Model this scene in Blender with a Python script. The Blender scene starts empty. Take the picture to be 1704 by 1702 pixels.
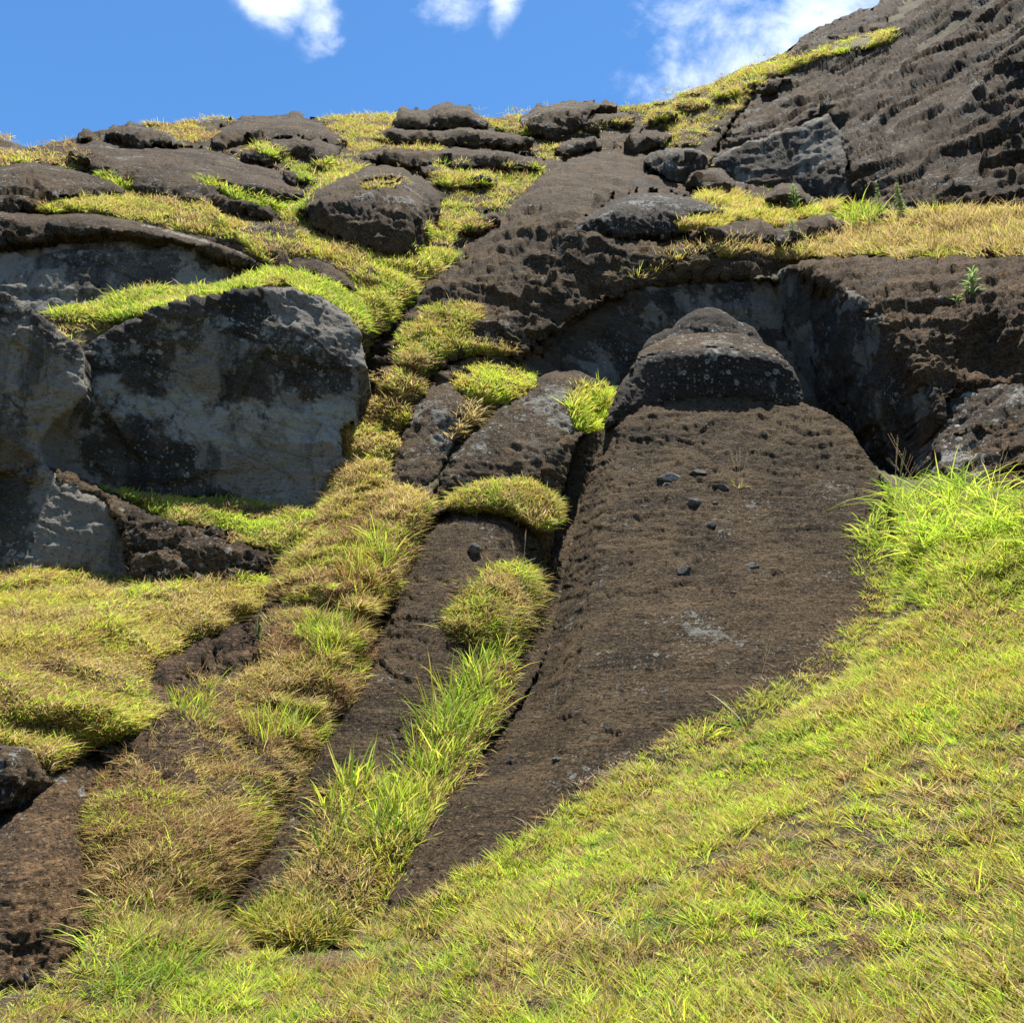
import bpy, math, random
import numpy as np
rng = np.random.default_rng(7)
random.seed(7)
C = bpy.context.scene.collection
# ------------------------------------------------------------------ camera geometry
F = 1476.0; PITCH = math.radians(14.0)
cp, sp = math.cos(PITCH), math.sin(PITCH)
def ray(px, py):
    """direction of a photo pixel with forward component 1 (x, z)"""
    u = (np.asarray(px, float) - 852.0) / F; v = (851.0 - np.asarray(py, float)) / F
    fy = cp - v * sp; fz = sp + v * cp
    return u / fy, fz / fy
def world(px, py, Y):
    a, b = ray(px, py)
    return np.stack([a * Y, np.asarray(Y, float) + 0 * a, b * Y], -1)
# ------------------------------------------------------------------ noise
_perm = rng.permutation(256); _perm = np.concatenate([_perm, _perm, _perm])
_g = rng.normal(size=(256, 3)); _g /= np.linalg.norm(_g, axis=1)[:, None]
def perlin(P):
    P = np.asarray(P, float); I = np.floor(P).astype(int); f = P - I; I &= 255
    w = f * f * f * (f * (f * 6 - 15) + 10); out = 0
    for dx in (0, 1):
        for dy in (0, 1):
            for dz in (0, 1):
                h = _perm[_perm[_perm[(I[..., 0] + dx) & 255] + ((I[..., 1] + dy) & 255)] + ((I[..., 2] + dz) & 255)]
                g = _g[h]; d = f - np.array([dx, dy, dz])
                ww = (w[..., 0] if dx else 1 - w[..., 0]) * (w[..., 1] if dy else 1 - w[..., 1]) * (w[..., 2] if dz else 1 - w[..., 2])
                out = out + ww * (g * d).sum(-1)
    return out * 1.5
def fbm(P, octv=4, gain=.5, lac=2.03):
    s = 0; a = 1.0; P = np.asarray(P, float)
    for i in range(octv):
        s = s + a * perlin(P + i * 17.3); P = P * lac; a *= gain
    return s
def ridged(P, octv=4, gain=.5):
    s = 0; a = 1.0
    for i in range(octv):
        s = s + a * (1 - 2 * np.abs(perlin(P + i * 9.1))); P = P * 2.07; a *= gain
    return s * .5
def blocks(P, seed=0):
    """angular broken facets: each cell has its own offset and tilt"""
    P = np.asarray(P, float) + seed * 3.3; I = np.floor(P).astype(int); n = len(P); best = np.full(n, 1e9); out = np.zeros(n)
    for dx in (-1, 0, 1):
        for dy in (-1, 0, 1):
            for dz in (-1, 0, 1):
                h = _perm[_perm[_perm[(I[:, 0] + dx) & 255] + ((I[:, 1] + dy) & 255)] + ((I[:, 2] + dz) & 255)]
                c = I + np.array([dx, dy, dz]) + .5 + .45 * _g[h]; D = P - c; d = (D * D).sum(1); m = d < best
                best[m] = d[m]; out[m] = ((h[m] * 37 % 256) / 255. - .5) + (D[m] * _g[(h[m] * 13 + 7) & 255]).sum(1) * .9
    return out
# ------------------------------------------------------------------ thin plate spline on 1/Y (planes stay planes)
def tps(pts, smooth=1e-6):
    p = np.array(pts, float); a, b = ray(p[:, 0], p[:, 1]); X = np.stack([a, b], 1); v = 1 / p[:, 2]
    n = len(X)
    if n == 3:
        co = np.linalg.solve(np.c_[np.ones(3), X], v)
        def f3(px, py):
            a, b = ray(px, py); return 1 / np.clip(co[0] + co[1] * a + co[2] * b, .01, 2)
        return f3
    def K(r2): return np.where(r2 > 1e-12, r2 * np.log(r2 + 1e-12), 0)
    d2 = ((X[:, None] - X[None]) ** 2).sum(-1)
    A = np.zeros((n + 3, n + 3)); A[:n, :n] = K(d2) + smooth * np.eye(n); A[:n, n] = 1; A[:n, n + 1:] = X; A[n, :n] = 1; A[n + 1:, :n] = X.T
    co = np.linalg.solve(A, np.r_[v, 0, 0, 0])
    def f(px, py):
        a, b = ray(px, py); sh = a.shape; a = a.ravel(); b = b.ravel(); out = co[n] + co[n + 1] * a + co[n + 2] * b
        for i in range(n): out = out + co[i] * K((a - X[i, 0]) ** 2 + (b - X[i, 1]) ** 2)
        return (1 / np.clip(out, .012, 1.2)).reshape(sh)
    return f
# ------------------------------------------------------------------ the hill's shape
HILL = [(0,1702,4.3),(852,1702,3.3),(1704,1702,2.6),(0,1600,5.0),(400,1525,6.0),(640,1515,6.3),(1000,1330,6.7),(1300,1155,7.4),(1450,1010,8.2),
 (1480,850,9.4),(1704,1000,6.6),(1704,800,8.3),(1704,1300,4.3),(1300,1500,4.1),(700,1600,4.7),(2300,1500,2.6),(2300,1000,4.2),(2300,700,6.5),(-500,1650,4.6),
 (-500,1300,7),(0,1300,6.7),(0,1100,8.6),(0,965,10.5),(300,965,11.2),(440,960,11.5),(300,1150,9.0),(300,1350,7.2),(480,1200,8.8),
 (500,1000,10.6),(600,900,11.9),(640,800,13.2),(600,700,14.8),(680,600,16.0),(740,520,17.3),(852,600,16.5),(852,520,17.6),(852,400,20),(852,300,24),
 (852,230,28),(852,190,31),(400,500,15.3),(100,520,14.2),(620,500,16.0),(-500,500,14),(-500,950,10),(100,340,17.4),(350,380,17.2),(600,450,17.2),(200,300,19.5),
 (0,270,19),(0,235,21),(200,210,24),(400,195,27),(550,300,22),(650,190,30),(-500,280,19),(1100,430,18.6),(1300,420,19),(1100,320,24),(1000,250,28),(1000,170,32),
 (1200,130,33),(1200,250,27),(1400,350,21.5),(1704,350,17.5),(1704,425,15.5),(1310,440,18.4),(1500,400,18),(1704,0,24),(1480,0,31),(1330,60,33),(2300,300,15),(2300,-300,20),
 (1704,600,13),(1500,760,14.5),(1200,640,17),(1000,800,13.5),(1400,900,12.5),(800,1000,11.2),(800,1200,9.2),(600,1350,7.8),(700,850,12.5),
 (852,2700,1.6),(2600,2600,1.4),(-900,2600,1.9),(3100,1500,2.4),(3100,600,6),(-1400,1500,5),(-1400,800,10),(-1400,300,17),(3100,-300,16)]
hillY = tps(HILL)
ST = 4; X0, Y0, NX, NY = -1400, -620, 1126, 841
OWN = np.zeros((NY, NX), int)
gx = X0 + ST * np.arange(NX); gy = Y0 + ST * np.arange(NY)
GX, GY = np.meshgrid(gx, gy)
HY = hillY(GX, GY)
_W = world(GX, GY, HY); HY = HY - (.10 * fbm(_W * np.array([.9, .9, .9]), 2) + .045 * fbm(_W * 3.1 + 5, 2) + .022 * perlin(_W * 9)) * np.clip(HY / 4, .5, 1.5)
SY = HY.copy(); del _W
def look(M, px, py):
    fx = np.clip((np.asarray(px, float) - X0) / ST, 0, NX - 1.001); fy = np.clip((np.asarray(py, float) - Y0) / ST, 0, NY - 1.001)
    i = fx.astype(int); j = fy.astype(int); u = fx - i; v = fy - j
    return (M[j, i] * (1 - u) + M[j, i + 1] * u) * (1 - v) + (M[j + 1, i] * (1 - u) + M[j + 1, i + 1] * u) * v
SKY = np.array([(-1400,300),(-600,250),(-100,228),(0,230),(25,236),(55,248),(70,240),(130,228),(180,212),(230,208),(290,208),(340,198),(390,197),(500,196),(600,194),
 (655,193),(800,194),(860,192),(905,180),(1030,174),(1100,174),(1130,158),(1180,143),(1225,116),(1300,92),(1320,75),(1350,52),(1400,34),(1430,19),(1480,2),(1700,-140),(2200,-330),(3100,-480)], float)
def skyy(px): return np.interp(px, SKY[:, 0], SKY[:, 1])
# ------------------------------------------------------------------ outlines
def outline(poly, step=3.0, jag=2.0, smooth=2, seed=0):
    p = np.array(poly, float)
    for _ in range(smooth):
        q = np.roll(p, -1, 0); p = np.stack([p * .78 + q * .22, p * .22 + q * .78], 1).reshape(-1, 2)
    q = np.vstack([p, p[:1]]); L = np.r_[0, np.cumsum(np.linalg.norm(np.diff(q, axis=0), axis=1))]
    n = max(12, int(L[-1] / step)); s = np.linspace(0, L[-1], n, endpoint=False)
    p = np.stack([np.interp(s, L, q[:, 0]), np.interp(s, L, q[:, 1])], 1)
    if jag:
        P = np.c_[p / 22.0, np.full(n, seed * 3.7)]
        p = p + jag * 2.2 * np.stack([fbm(P, 4, .6), fbm(P + 50, 4, .6)], 1)
    return p
def inside(px, py, pl):
    x1, y1 = pl[:, 0], pl[:, 1]; x2, y2 = np.roll(x1, -1), np.roll(y1, -1); out = np.zeros(px.shape, bool)
    for a, b, c, d in zip(x1, y1, x2, y2):
        if b == d: continue
        m = (b > py) != (d > py)
        if m.any(): out ^= m & (px < (c - a) * (py - b) / (d - b) + a)
    return out
def nearest(px, py, pl):
    """distance and nearest point of a closed outline"""
    A = pl; B = np.roll(pl, -1, 0); D = B - A; L2 = (D ** 2).sum(1) + 1e-9
    n = len(px); best = np.full(n, 1e9); bp = np.zeros((n, 2)); P = np.stack([px, py], 1)
    for s in range(0, n, 8000):
        Q = P[s:s + 8000]; t = np.clip(((Q[:, None] - A[None]) * D[None]).sum(-1) / L2, 0, 1); R = A[None] + t[..., None] * D[None]
        d = ((Q[:, None] - R) ** 2).sum(-1); k = d.argmin(1); ar = np.arange(len(Q)); best[s:s + 8000] = np.sqrt(d[ar, k]); bp[s:s + 8000] = R[ar, k]
    return best, bp
def smoothcol(v, k):
    k = max(1, k) | 1; p = np.pad(v, k // 2, mode='edge'); return np.convolve(p, np.ones(k) / k, 'valid')
PIECES = []
def piece(poly, ctrl=None, p=2.0, push=0.3, lean=.0, rnd=(30, .3), step=3.0, jag=2.0, disp=None, mat=None, thick=1.0, bulge=0., lumps=None, seed=None, mound=False, extra=None, smooth=2, rb=.35):
    """a patch of rock or turf: outline, distance profile, rounding towards its rim"""
    seed = len(PIECES) if seed is None else seed
    pl = outline(poly, step, jag, smooth, seed)
    x0, y0 = pl.min(0) - 2 * step; x1, y1 = pl.max(0) + 2 * step
    xs = np.arange(x0, x1, step); ys = np.arange(y0, y1, step); X, Y = np.meshgrid(xs, ys)
    ins = inside(X, Y, pl)
    ring = np.zeros_like(ins)
    for dy in (-1, 0, 1):
        for dx in (-1, 0, 1):
            ring |= np.roll(np.roll(ins, dy, 0), dx, 1)
    ring &= ~ins
    use = ins | ring
    c = use[:-1, :-1] & use[1:, :-1] & use[:-1, 1:] & use[1:, 1:] & (ins[:-1, :-1] | ins[1:, :-1] | ins[:-1, 1:] | ins[1:, 1:])
    vm = np.zeros_like(ins); vm[:-1, :-1] |= c; vm[1:, :-1] |= c; vm[:-1, 1:] |= c; vm[1:, 1:] |= c
    idx = -np.ones(ins.shape, int); idx[vm] = np.arange(vm.sum())
    px = X[vm].copy(); py = Y[vm].copy(); r = ~ins[vm]
    d, bp = nearest(px, py, pl); px[r] = bp[r, 0]; py[r] = bp[r, 1]; d[r] = 0
    jj, ii = np.nonzero(c)
    quads = np.stack([idx[jj, ii], idx[jj + 1, ii], idx[jj + 1, ii + 1], idx[jj, ii + 1]], 1)
    if True:
        cols = np.arange(len(xs)); yb = np.full(len(xs), np.nan); yt = yb.copy()
        for k in cols:
            m = np.nonzero(ins[:, k])[0]
            if len(m): yb[k] = ys[m[-1]]; yt[k] = ys[m[0]]
        ok = ~np.isnan(yb); yb = np.interp(cols, cols[ok], yb[ok]); yt = np.interp(cols, cols[ok], yt[ok])
        kk = max(3, int(ok.sum() * .12))
        Yb = smoothcol(look(SY, xs, yb + 5), kk); Yt = smoothcol(look(SY, xs, yt - 5), kk); Yt = np.maximum(Yt, Yb + .3)
        yb = smoothcol(yb, max(3, int(ok.sum() * .10))); yt = smoothcol(yt, max(3, int(ok.sum() * .10)))
        ci = np.clip((px - x0) / step, 0, len(xs) - 1)
        f = lambda a: np.interp(ci, cols, a)
        t = np.clip((f(yb) - py) / np.maximum(f(yb) - f(yt), 4), 0, 1)
        g = 1 - (1 - t ** p) ** (1 / p)
        Yv = tps(ctrl)(px, py) if ctrl is not None else look(blur_under(x0, y0, x1, y1), px, py) if mound else f(Yb) - push + lean * t + (f(Yt) - f(Yb) + push * .6 - lean) * g
    rr, ra = rnd; e = 1 - np.clip(d / rr, 0, 1)
    ra = ra if mound else ra * (rb + (1 - rb) * np.clip(t / .35, 0, 1))
    Yv = Yv + ra * (1 - np.sqrt(np.clip(1 - e * e, 0, 1))) - bulge * np.sqrt(np.clip(1 - e * e, 0, 1))
    if lumps:
        sc, am = lumps; W = world(px, py, Yv); nz = 1 - np.abs(perlin(W * sc + seed)) * 2.4 + .4 * perlin(W * sc * 2.3)
        Yv = Yv - am * nz * np.clip(d / (rr * .6), 0, 1)
    if extra: Yv = extra(px, py, Yv)
    pc = dict(px=px, py=py, Y=Yv, quads=quads, d=d, pl=pl, disp=disp, mat=mat, thick=thick, seed=seed, step=step, bbox=(x0, y0, x1, y1), rr=rr, grid=idx, nid=len(PIECES) + 1)
    # write to the composite map
    i0 = max(0, int((x0 - X0) / ST)); i1 = min(NX, int((x1 - X0) / ST) + 2); j0 = max(0, int((y0 - Y0) / ST)); j1 = min(NY, int((y1 - Y0) / ST) + 2)
    sx = GX[j0:j1, i0:i1]; sy = GY[j0:j1, i0:i1]; m = inside(sx, sy, pl)
    G = np.full(ins.shape, np.nan); G[vm] = Yv; Gd = np.zeros(ins.shape); Gd[vm] = d
    ki = np.clip(np.round((sx - x0) / step).astype(int), 0, len(xs) - 1); kj = np.clip(np.round((sy - y0) / step).astype(int), 0, len(ys) - 1)
    v = G[kj, ki]; m &= ~np.isnan(v); fe = .015 + np.clip(Gd[kj, ki] / 16, 0, 1)
    SY[j0:j1, i0:i1][m] = v[m]; OWN[j0:j1, i0:i1][m] = len(PIECES) + 1
    # surfaces built earlier stay behind this one
    Mp = np.full(SY.shape, np.nan); sub = Mp[j0:j1, i0:i1]; sub[m] = v[m] + fe[m] * (.09 if mound else .15); gap = 0
    pc['under'] = (Mp[j0:j1, i0:i1].copy(), i0, j0, gap)
    for q in PIECES:
        b = q['bbox']
        if b[2] < x0 or b[0] > x1 or b[3] < y0 or b[1] > y1: continue
        a_i = np.round((q['px'] - X0) / ST).astype(int) - i0; a_j = np.round((q['py'] - Y0) / ST).astype(int) - j0
        okk = (a_i >= 0) & (a_j >= 0) & (a_i < sub.shape[1]) & (a_j < sub.shape[0])
        lim = np.full(len(a_i), np.nan); lim[okk] = sub[a_j[okk], a_i[okk]]
        bad = ~np.isnan(lim); q['Y'][bad] = np.maximum(q['Y'][bad], lim[bad] + gap)
    hsub = HY[j0:j1, i0:i1]; hsub[m] = np.maximum(hsub[m], v[m] + fe[m] * .15)
    PIECES.append(pc)
    return pc
def blur_under(x0, y0, x1, y1, k=11):
    """smoothed copy of the composite distance map round a box, for turf that drapes over ledges"""
    i0 = max(0, int((x0 - X0) / ST) - k); i1 = min(NX, int((x1 - X0) / ST) + k); j0 = max(0, int((y0 - Y0) / ST) - k); j1 = min(NY, int((y1 - Y0) / ST) + k)
    M = SY.copy(); I = 1 / SY[j0:j1, i0:i1]; ker = np.ones(k) / k
    for _ in range(2):
        I = np.apply_along_axis(lambda v: np.convolve(np.pad(v, k // 2, mode='edge'), ker, 'valid'), 0, I)
        I = np.apply_along_axis(lambda v: np.convolve(np.pad(v, k // 2, mode='edge'), ker, 'valid'), 1, I)
    M[j0:j1, i0:i1] = 1 / I
    return M
# ------------------------------------------------------------------ mesh output
def normals(P, quads):
    n = np.cross(P[quads[:, 2]] - P[quads[:, 0]], P[quads[:, 3]] - P[quads[:, 1]])
    N = np.zeros_like(P)
    for k in range(4): np.add.at(N, quads[:, k], n)
    N /= np.linalg.norm(N, axis=1)[:, None] + 1e-12
    s = np.sign((N * -P).sum(1))[:, None]; s[s == 0] = 1
    return N * s
def rock_disp(P, kind, seed, fade):
    """metres of relief: bedding ledges, broken lumps, pits"""
    k = dict(big=.12, bed=.045, mid=.05, fine=.022, sc=1.0); k.update(kind or {})
    q = P * k['sc'] + seed * 5.1
    tilt = P[:, 2] + k.get('dip', .10) * P[:, 0] + .30 * fbm(P * .5, 3)
    B = np.stack([q[:, 0] * .45, q[:, 1] * .45, tilt * k['sc'] * 4.2], 1)
    r = k['big'] * fbm(q * .55, 2) + k['mid'] * ridged(q * 1.9, 3) + k['fine'] * fbm(q * 7, 3, .75)
    r = r + k['bed'] * ridged(B, 3, .6) * (.25 + 1.1 * np.clip(perlin(q * .6 + 9) + .3, 0, 1))
    ck = np.abs(perlin(np.stack([q[:, 0] * .7, q[:, 1] * .7, tilt * 2.2], 1) + 4.4)); cv = np.abs(perlin(np.stack([q[:, 0] * 1.3 + .4 * tilt, q[:, 1] * .9, q[:, 2] * .35], 1) + 8.8))
    r = r - k.get('crack', .09) * (np.clip(1 - ck / .05, 0, 1) * (perlin(q * .9 + 2) > -.05) + .8 * np.clip(1 - cv / .035, 0, 1) * (perlin(q * .8 + 6) > .12))
    wq = P + .25 * np.stack([perlin(P * 1.1), perlin(P * 1.1 + 40), perlin(P * 1.1 + 80)], 1)
    B1 = k.get('blk', .09)
    if B1: r = r + B1 * (blocks(wq * np.array([.8, .8, 1.6]) * k['sc'], seed) + .45 * blocks(wq * np.array([2.2, 2.2, 4.2]) * k['sc'], seed + 3) + .2 * blocks(wq * np.array([6., 6, 9]) * k['sc'], seed + 5))
    if k.get('ledge'):
        A, fq = k['ledge']; u = tilt * fq + 1.3 * fbm(np.stack([P[:, 0] * .22, P[:, 1] * .22, P[:, 2] * .35], 1) + seed, 4); fl = np.floor(u); s = u - fl
        w = .25 + .9 * np.clip(perlin(np.stack([P[:, 0] * .5 + fl * 3.1, P[:, 1] * .5, fl * 7.7 + .5], 1)) + .35, 0, 1)
        r = r + A * w * ((1 - s) ** 1.5 - .4) * np.clip(s / .06, 0, 1)
        if k.get('ledge2'):
            A, fq = k['ledge2']; u = tilt * fq + .8 * fbm(P * .5 + 3, 3); s = u - np.floor(u); r = r + A * ((1 - s) - .4) * np.clip(s / .1, 0, 1) * np.clip(perlin(P * .5 + 12) + .5, 0, 1)
    return r * fade
def make_mesh(name, V, faces_q=None, faces_t=None, mat=None, parent=None, col=None, smooth=True, base=None):
    V = np.asarray(V, float)
    if base is None: base = np.array([V[:, 0].mean(), V[:, 1].mean(), V[:, 2].min()])
    if parent is not None: base = np.array(parent.location)
    L = V - base
    me = bpy.data.meshes.new(name)
    nq = 0 if faces_q is None else len(faces_q); nt = 0 if faces_t is None else len(faces_t)
    me.vertices.add(len(L)); me.vertices.foreach_set('co', L.astype(np.float32).ravel())
    lo = []; tot = []
    if nq: lo.append(np.asarray(faces_q).ravel()); tot.append(np.full(nq, 4))
    if nt: lo.append(np.asarray(faces_t).ravel()); tot.append(np.full(nt, 3))
    lo = np.concatenate(lo); tot = np.concatenate(tot)
    me.loops.add(len(lo)); me.loops.foreach_set('vertex_index', lo.astype(np.int32))
    me.polygons.add(len(tot)); me.polygons.foreach_set('loop_start', np.r_[0, np.cumsum(tot)[:-1]].astype(np.int32))
    me.polygons.foreach_set('loop_total', tot.astype(np.int32))
    if smooth: me.polygons.foreach_set('use_smooth', np.ones(len(tot), bool))
    me.update(calc_edges=True); me.validate()
    if col is not None:
        at = me.color_attributes.new('tint', 'FLOAT_COLOR', 'POINT')
        at.data.foreach_set('color', np.c_[col, np.ones(len(col))].astype(np.float32).ravel())
    if mat: me.materials.append(mat)
    o = bpy.data.objects.new(name, me); C.objects.link(o)
    if parent is not None: o.parent = parent
    else: o.location = base
    return o
def surf(pc):
    P = world(pc['px'], pc['py'], pc['Y']); q = pc['quads']; N = normals(P, q)
    if pc['disp'] is not False:
        vw = P / np.linalg.norm(P, axis=1)[:, None]; fade = np.clip(np.abs((vw * N).sum(1)) * 2.6, .12, 1)
        P = P + N * rock_disp(P, pc['disp'], pc['seed'], fade)[:, None]
    # rim rolls back into the hill
    e = np.concatenate([q[:, [0, 1]], q[:, [1, 2]], q[:, [2, 3]], q[:, [3, 0]]]); key = np.sort(e, 1)
    kk = key[:, 0].astype(np.int64) * len(P) + key[:, 1]; u, inv, cnt = np.unique(kk, return_inverse=True, return_counts=True)
    be = e[cnt[inv] == 1]; bv = np.unique(be); mp = -np.ones(len(P), int); mp[bv] = np.arange(len(bv))
    cen = P[bv].mean(0); V = [P]; Q = [q]; prev = lambda a: a
    n0 = len(P); last = bv
    cx = np.array([pc['px'].mean(), pc['py'].mean()]); dirp = cx - np.c_[pc['px'][bv], pc['py'][bv]]
    L = np.linalg.norm(dirp, axis=1)[:, None] + 1; dirp /= L
    inw = np.stack([dirp[:, 0], np.zeros(len(bv)), -dirp[:, 1]], 1)
    for t, w in ((.10, .02), (.45, .05), (1.0, .10)):
        T = pc['thick'] * t; R = P[bv] + np.array([0, 1, -.12]) * T + inw * w * pc['thick']
        idn = n0 + np.arange(len(bv)); V.append(R)
        a = last[mp[be[:, 0]]]; b = last[mp[be[:, 1]]]
        Q.append(np.stack([b, a, idn[mp[be[:, 0]]], idn[mp[be[:, 1]]]], 1)); last = idn; n0 += len(bv)
    return np.concatenate(V), np.concatenate(Q)
def settle(pc, V):
    """put the finished relief of a patch into the composite map so that plants root on it"""
    J, I_ = np.nonzero(OWN == pc['nid']); x0, y0 = pc['bbox'][:2]; st = pc['step']; g = pc['grid']
    ki = np.clip(np.round((GX[J, I_] - x0) / st).astype(int), 0, g.shape[1] - 1); kj = np.clip(np.round((GY[J, I_] - y0) / st).astype(int), 0, g.shape[0] - 1)
    vid = g[kj, ki]; ok = vid >= 0; SY[J[ok], I_[ok]] = V[vid[ok], 1]
def tag(o, label=None, cat=None, group=None, kind=None):
    if label: o['label'] = label
    if cat: o['category'] = cat
    if group: o['group'] = group
    if kind: o['kind'] = kind
    return o
DEFER = []
def rock(name, label, cat, poly, group=None, parent=None, **k):
    pc = piece(poly, **k); DEFER.append((name, label, cat, group, parent, pc)); return pc
# ------------------------------------------------------------------ materials
def nodes(name):
    m = bpy.data.materials.new(name); m.use_nodes = True; nt = m.node_tree; nt.nodes.clear()
    out = nt.nodes.new('ShaderNodeOutputMaterial'); b = nt.nodes.new('ShaderNodeBsdfPrincipled'); nt.links.new(b.outputs[0], out.inputs[0])
    return m, nt, b, out
class NB:
    def __init__(s, nt): s.nt = nt; s.pos = nt.nodes.new('ShaderNodeNewGeometry').outputs['Position']
    def mp(s, sc=(1, 1, 1), off=(0, 0, 0)):
        n = s.nt.nodes.new('ShaderNodeMapping'); n.inputs['Scale'].default_value = sc; n.inputs['Location'].default_value = off; s.nt.links.new(s.pos, n.inputs[0]); return n.outputs[0]
    def noise(s, scale, det=4, rough=.6, vec=None, dist=0):
        n = s.nt.nodes.new('ShaderNodeTexNoise'); n.inputs['Scale'].default_value = scale; n.inputs['Detail'].default_value = det; n.inputs['Roughness'].default_value = rough; n.inputs['Distortion'].default_value = dist
        s.nt.links.new(vec if vec is not None else s.pos, n.inputs['Vector']); return n.outputs[0]
    def vor(s, scale, vec=None, feat='F1', rnd=1):
        n = s.nt.nodes.new('ShaderNodeTexVoronoi'); n.feature = feat; n.inputs['Scale'].default_value = scale; n.inputs['Randomness'].default_value = rnd
        s.nt.links.new(vec if vec is not None else s.pos, n.inputs['Vector']); return n
    def rmp(s, x, a, b, c=0., d=1., sm=True):
        n = s.nt.nodes.new('ShaderNodeMapRange'); n.interpolation_type = 'SMOOTHSTEP' if sm else 'LINEAR'
        for i, v in ((1, a), (2, b), (3, c), (4, d)): n.inputs[i].default_value = v
        s.nt.links.new(x, n.inputs[0]); return n.outputs[0]
    def m(s, op, a, b=None, c=None):
        n = s.nt.nodes.new('ShaderNodeMath'); n.operation = op
        for i, v in enumerate((a, b, c)):
            if v is None: continue
            if isinstance(v, (int, float)): n.inputs[i].default_value = v
            else: s.nt.links.new(v, n.inputs[i])
        return n.outputs[0]
    def mix(s, f, a, b):
        n = s.nt.nodes.new('ShaderNodeMix'); n.data_type = 'RGBA'
        for i, v in ((0, f), (6, a), (7, b)):
            if isinstance(v, (int, float)): n.inputs[i].default_value = v
            elif isinstance(v, tuple): n.inputs[i].default_value = (*v, 1)
            else: s.nt.links.new(v, n.inputs[i])
        return n.outputs[2]
def rock_mat(name, dark=(.040, .029, .019), mid=(.132, .091, .052), warm=(.25, .168, .090), grey=(.13, .135, .13), greyamt=.15, lichen=.25, lsize=9., moss=0., bump=1.5, bed=1., spots=1., band=None, pits=.8):
    m, nt, b, out = nodes(name); n = NB(nt)
    bedv = n.mp((.6, .6, 5.0))
    n1 = n.noise(1.1, 6, .62); n2 = n.noise(6.5, 5, .7); n3 = n.noise(38, 4, .7); nb = n.noise(2.2, 5, .65, bedv)
    c = n.mix(n.rmp(n1, .38, .64), mid, dark)
    c = n.mix(n.m('MULTIPLY', n.rmp(nb, .50, .68), .55 * bed), c, warm)
    c = n.mix(n.m('MULTIPLY', n.rmp(n2, .52, .70), .55), c, dark)
    c = n.mix(n.m('MULTIPLY', n.rmp(n3, .50, .66), .55), c, warm)
    c = n.mix(n.m('MULTIPLY', n.rmp(n3, .48, .36), .7), c, (dark[0] * .5, dark[1] * .5, dark[2] * .5))
    # weather-bleached grey and dark water streaks
    gv = n.mp((1, 1, .8), (7, 3, 1)); ga = n.noise(.6, 9, .68, gv)
    c = n.mix(n.m('MULTIPLY', n.rmp(ga, .635 - .3 * greyamt, .675 - .3 * greyamt), min(1, greyamt * 2)), c, grey)
    stv = n.mp((1.6, 1.6, .18), (2, 1, 5)); stn = n.noise(1.3, 5, .65, stv)
    c = n.mix(n.m('MULTIPLY', n.rmp(stn, .52, .64), min(.85, greyamt * 1.1)), c, (.014, .015, .017))
    if moss:
        mo = n.m('MULTIPLY', n.rmp(n.noise(.8, 5, .7, n.mp((1, 1, 1), (11, 4, 2))), .54, .66), n.rmp(n.noise(14, 3, .6), .40, .60))
        c = n.mix(n.m('MULTIPLY', mo, moss), c, (.17, .10, .012))
    n4 = n.noise(22, 3, .55, n.mp((1, 1, 1.5), (5, 5, 5)))
    c = n.mix(n.m('MULTIPLY', n.rmp(n4, .55, .66), pits), c, (dark[0] * .35, dark[1] * .35, dark[2] * .35))
    c = n.mix(n.m('MULTIPLY', n.rmp(n4, .40, .33), .45), c, (warm[0] * 1.35, warm[1] * 1.35, warm[2] * 1.4))
    # lichen: pale rosettes and speckle gathered in patches
    patch = n.noise(.9, 4, .65, n.mp((1, 1, 1), (3, 9, 4)))
    wv = n.nt.nodes.new('ShaderNodeVectorMath'); wv.operation = 'ADD'; nn = n.nt.nodes.new('ShaderNodeTexNoise'); nn.inputs['Scale'].default_value = 16; n.nt.links.new(n.pos, nn.inputs[0])
    sc_ = n.nt.nodes.new('ShaderNodeVectorMath'); sc_.operation = 'SCALE'; sc_.inputs['Scale'].default_value = .09; n.nt.links.new(nn.outputs['Color'], sc_.inputs[0])
    n.nt.links.new(n.pos, wv.inputs[0]); n.nt.links.new(sc_.outputs[0], wv.inputs[1])
    l = None
    for sc, th, w in ((lsize, .30, 1.), (lsize * 2.6, .33, .9)):
        v = n.vor(sc, wv.outputs[0]); d = v.outputs['Distance']; cr = n.nt.nodes.new('ShaderNodeSeparateColor'); n.nt.links.new(v.outputs['Color'], cr.inputs[0])
        disk = n.m('MULTIPLY', n.rmp(d, th, th * .72), n.rmp(cr.outputs[0], .55, .60))
        core = n.m('MULTIPLY', n.rmp(d, th * .6, th * .3), n.rmp(cr.outputs[1], .3, .4))
        disk = n.m('MULTIPLY', n.m('SUBTRACT', disk, n.m('MULTIPLY', core, .8)), w)
        l = disk if l is None else n.m('MAXIMUM', l, disk)
    a_ = n.rmp(patch, .66 - .35 * lichen, .72 - .2 * lichen)
    crust = n.m('MULTIPLY', n.rmp(patch, .74 - .22 * lichen, .80 - .22 * lichen), n.rmp(n2, .42, .56))
    l = n.m('MAXIMUM', n.m('MULTIPLY', l, n.m('MULTIPLY', a_, spots)), n.m('MULTIPLY', crust, .75))
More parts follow.
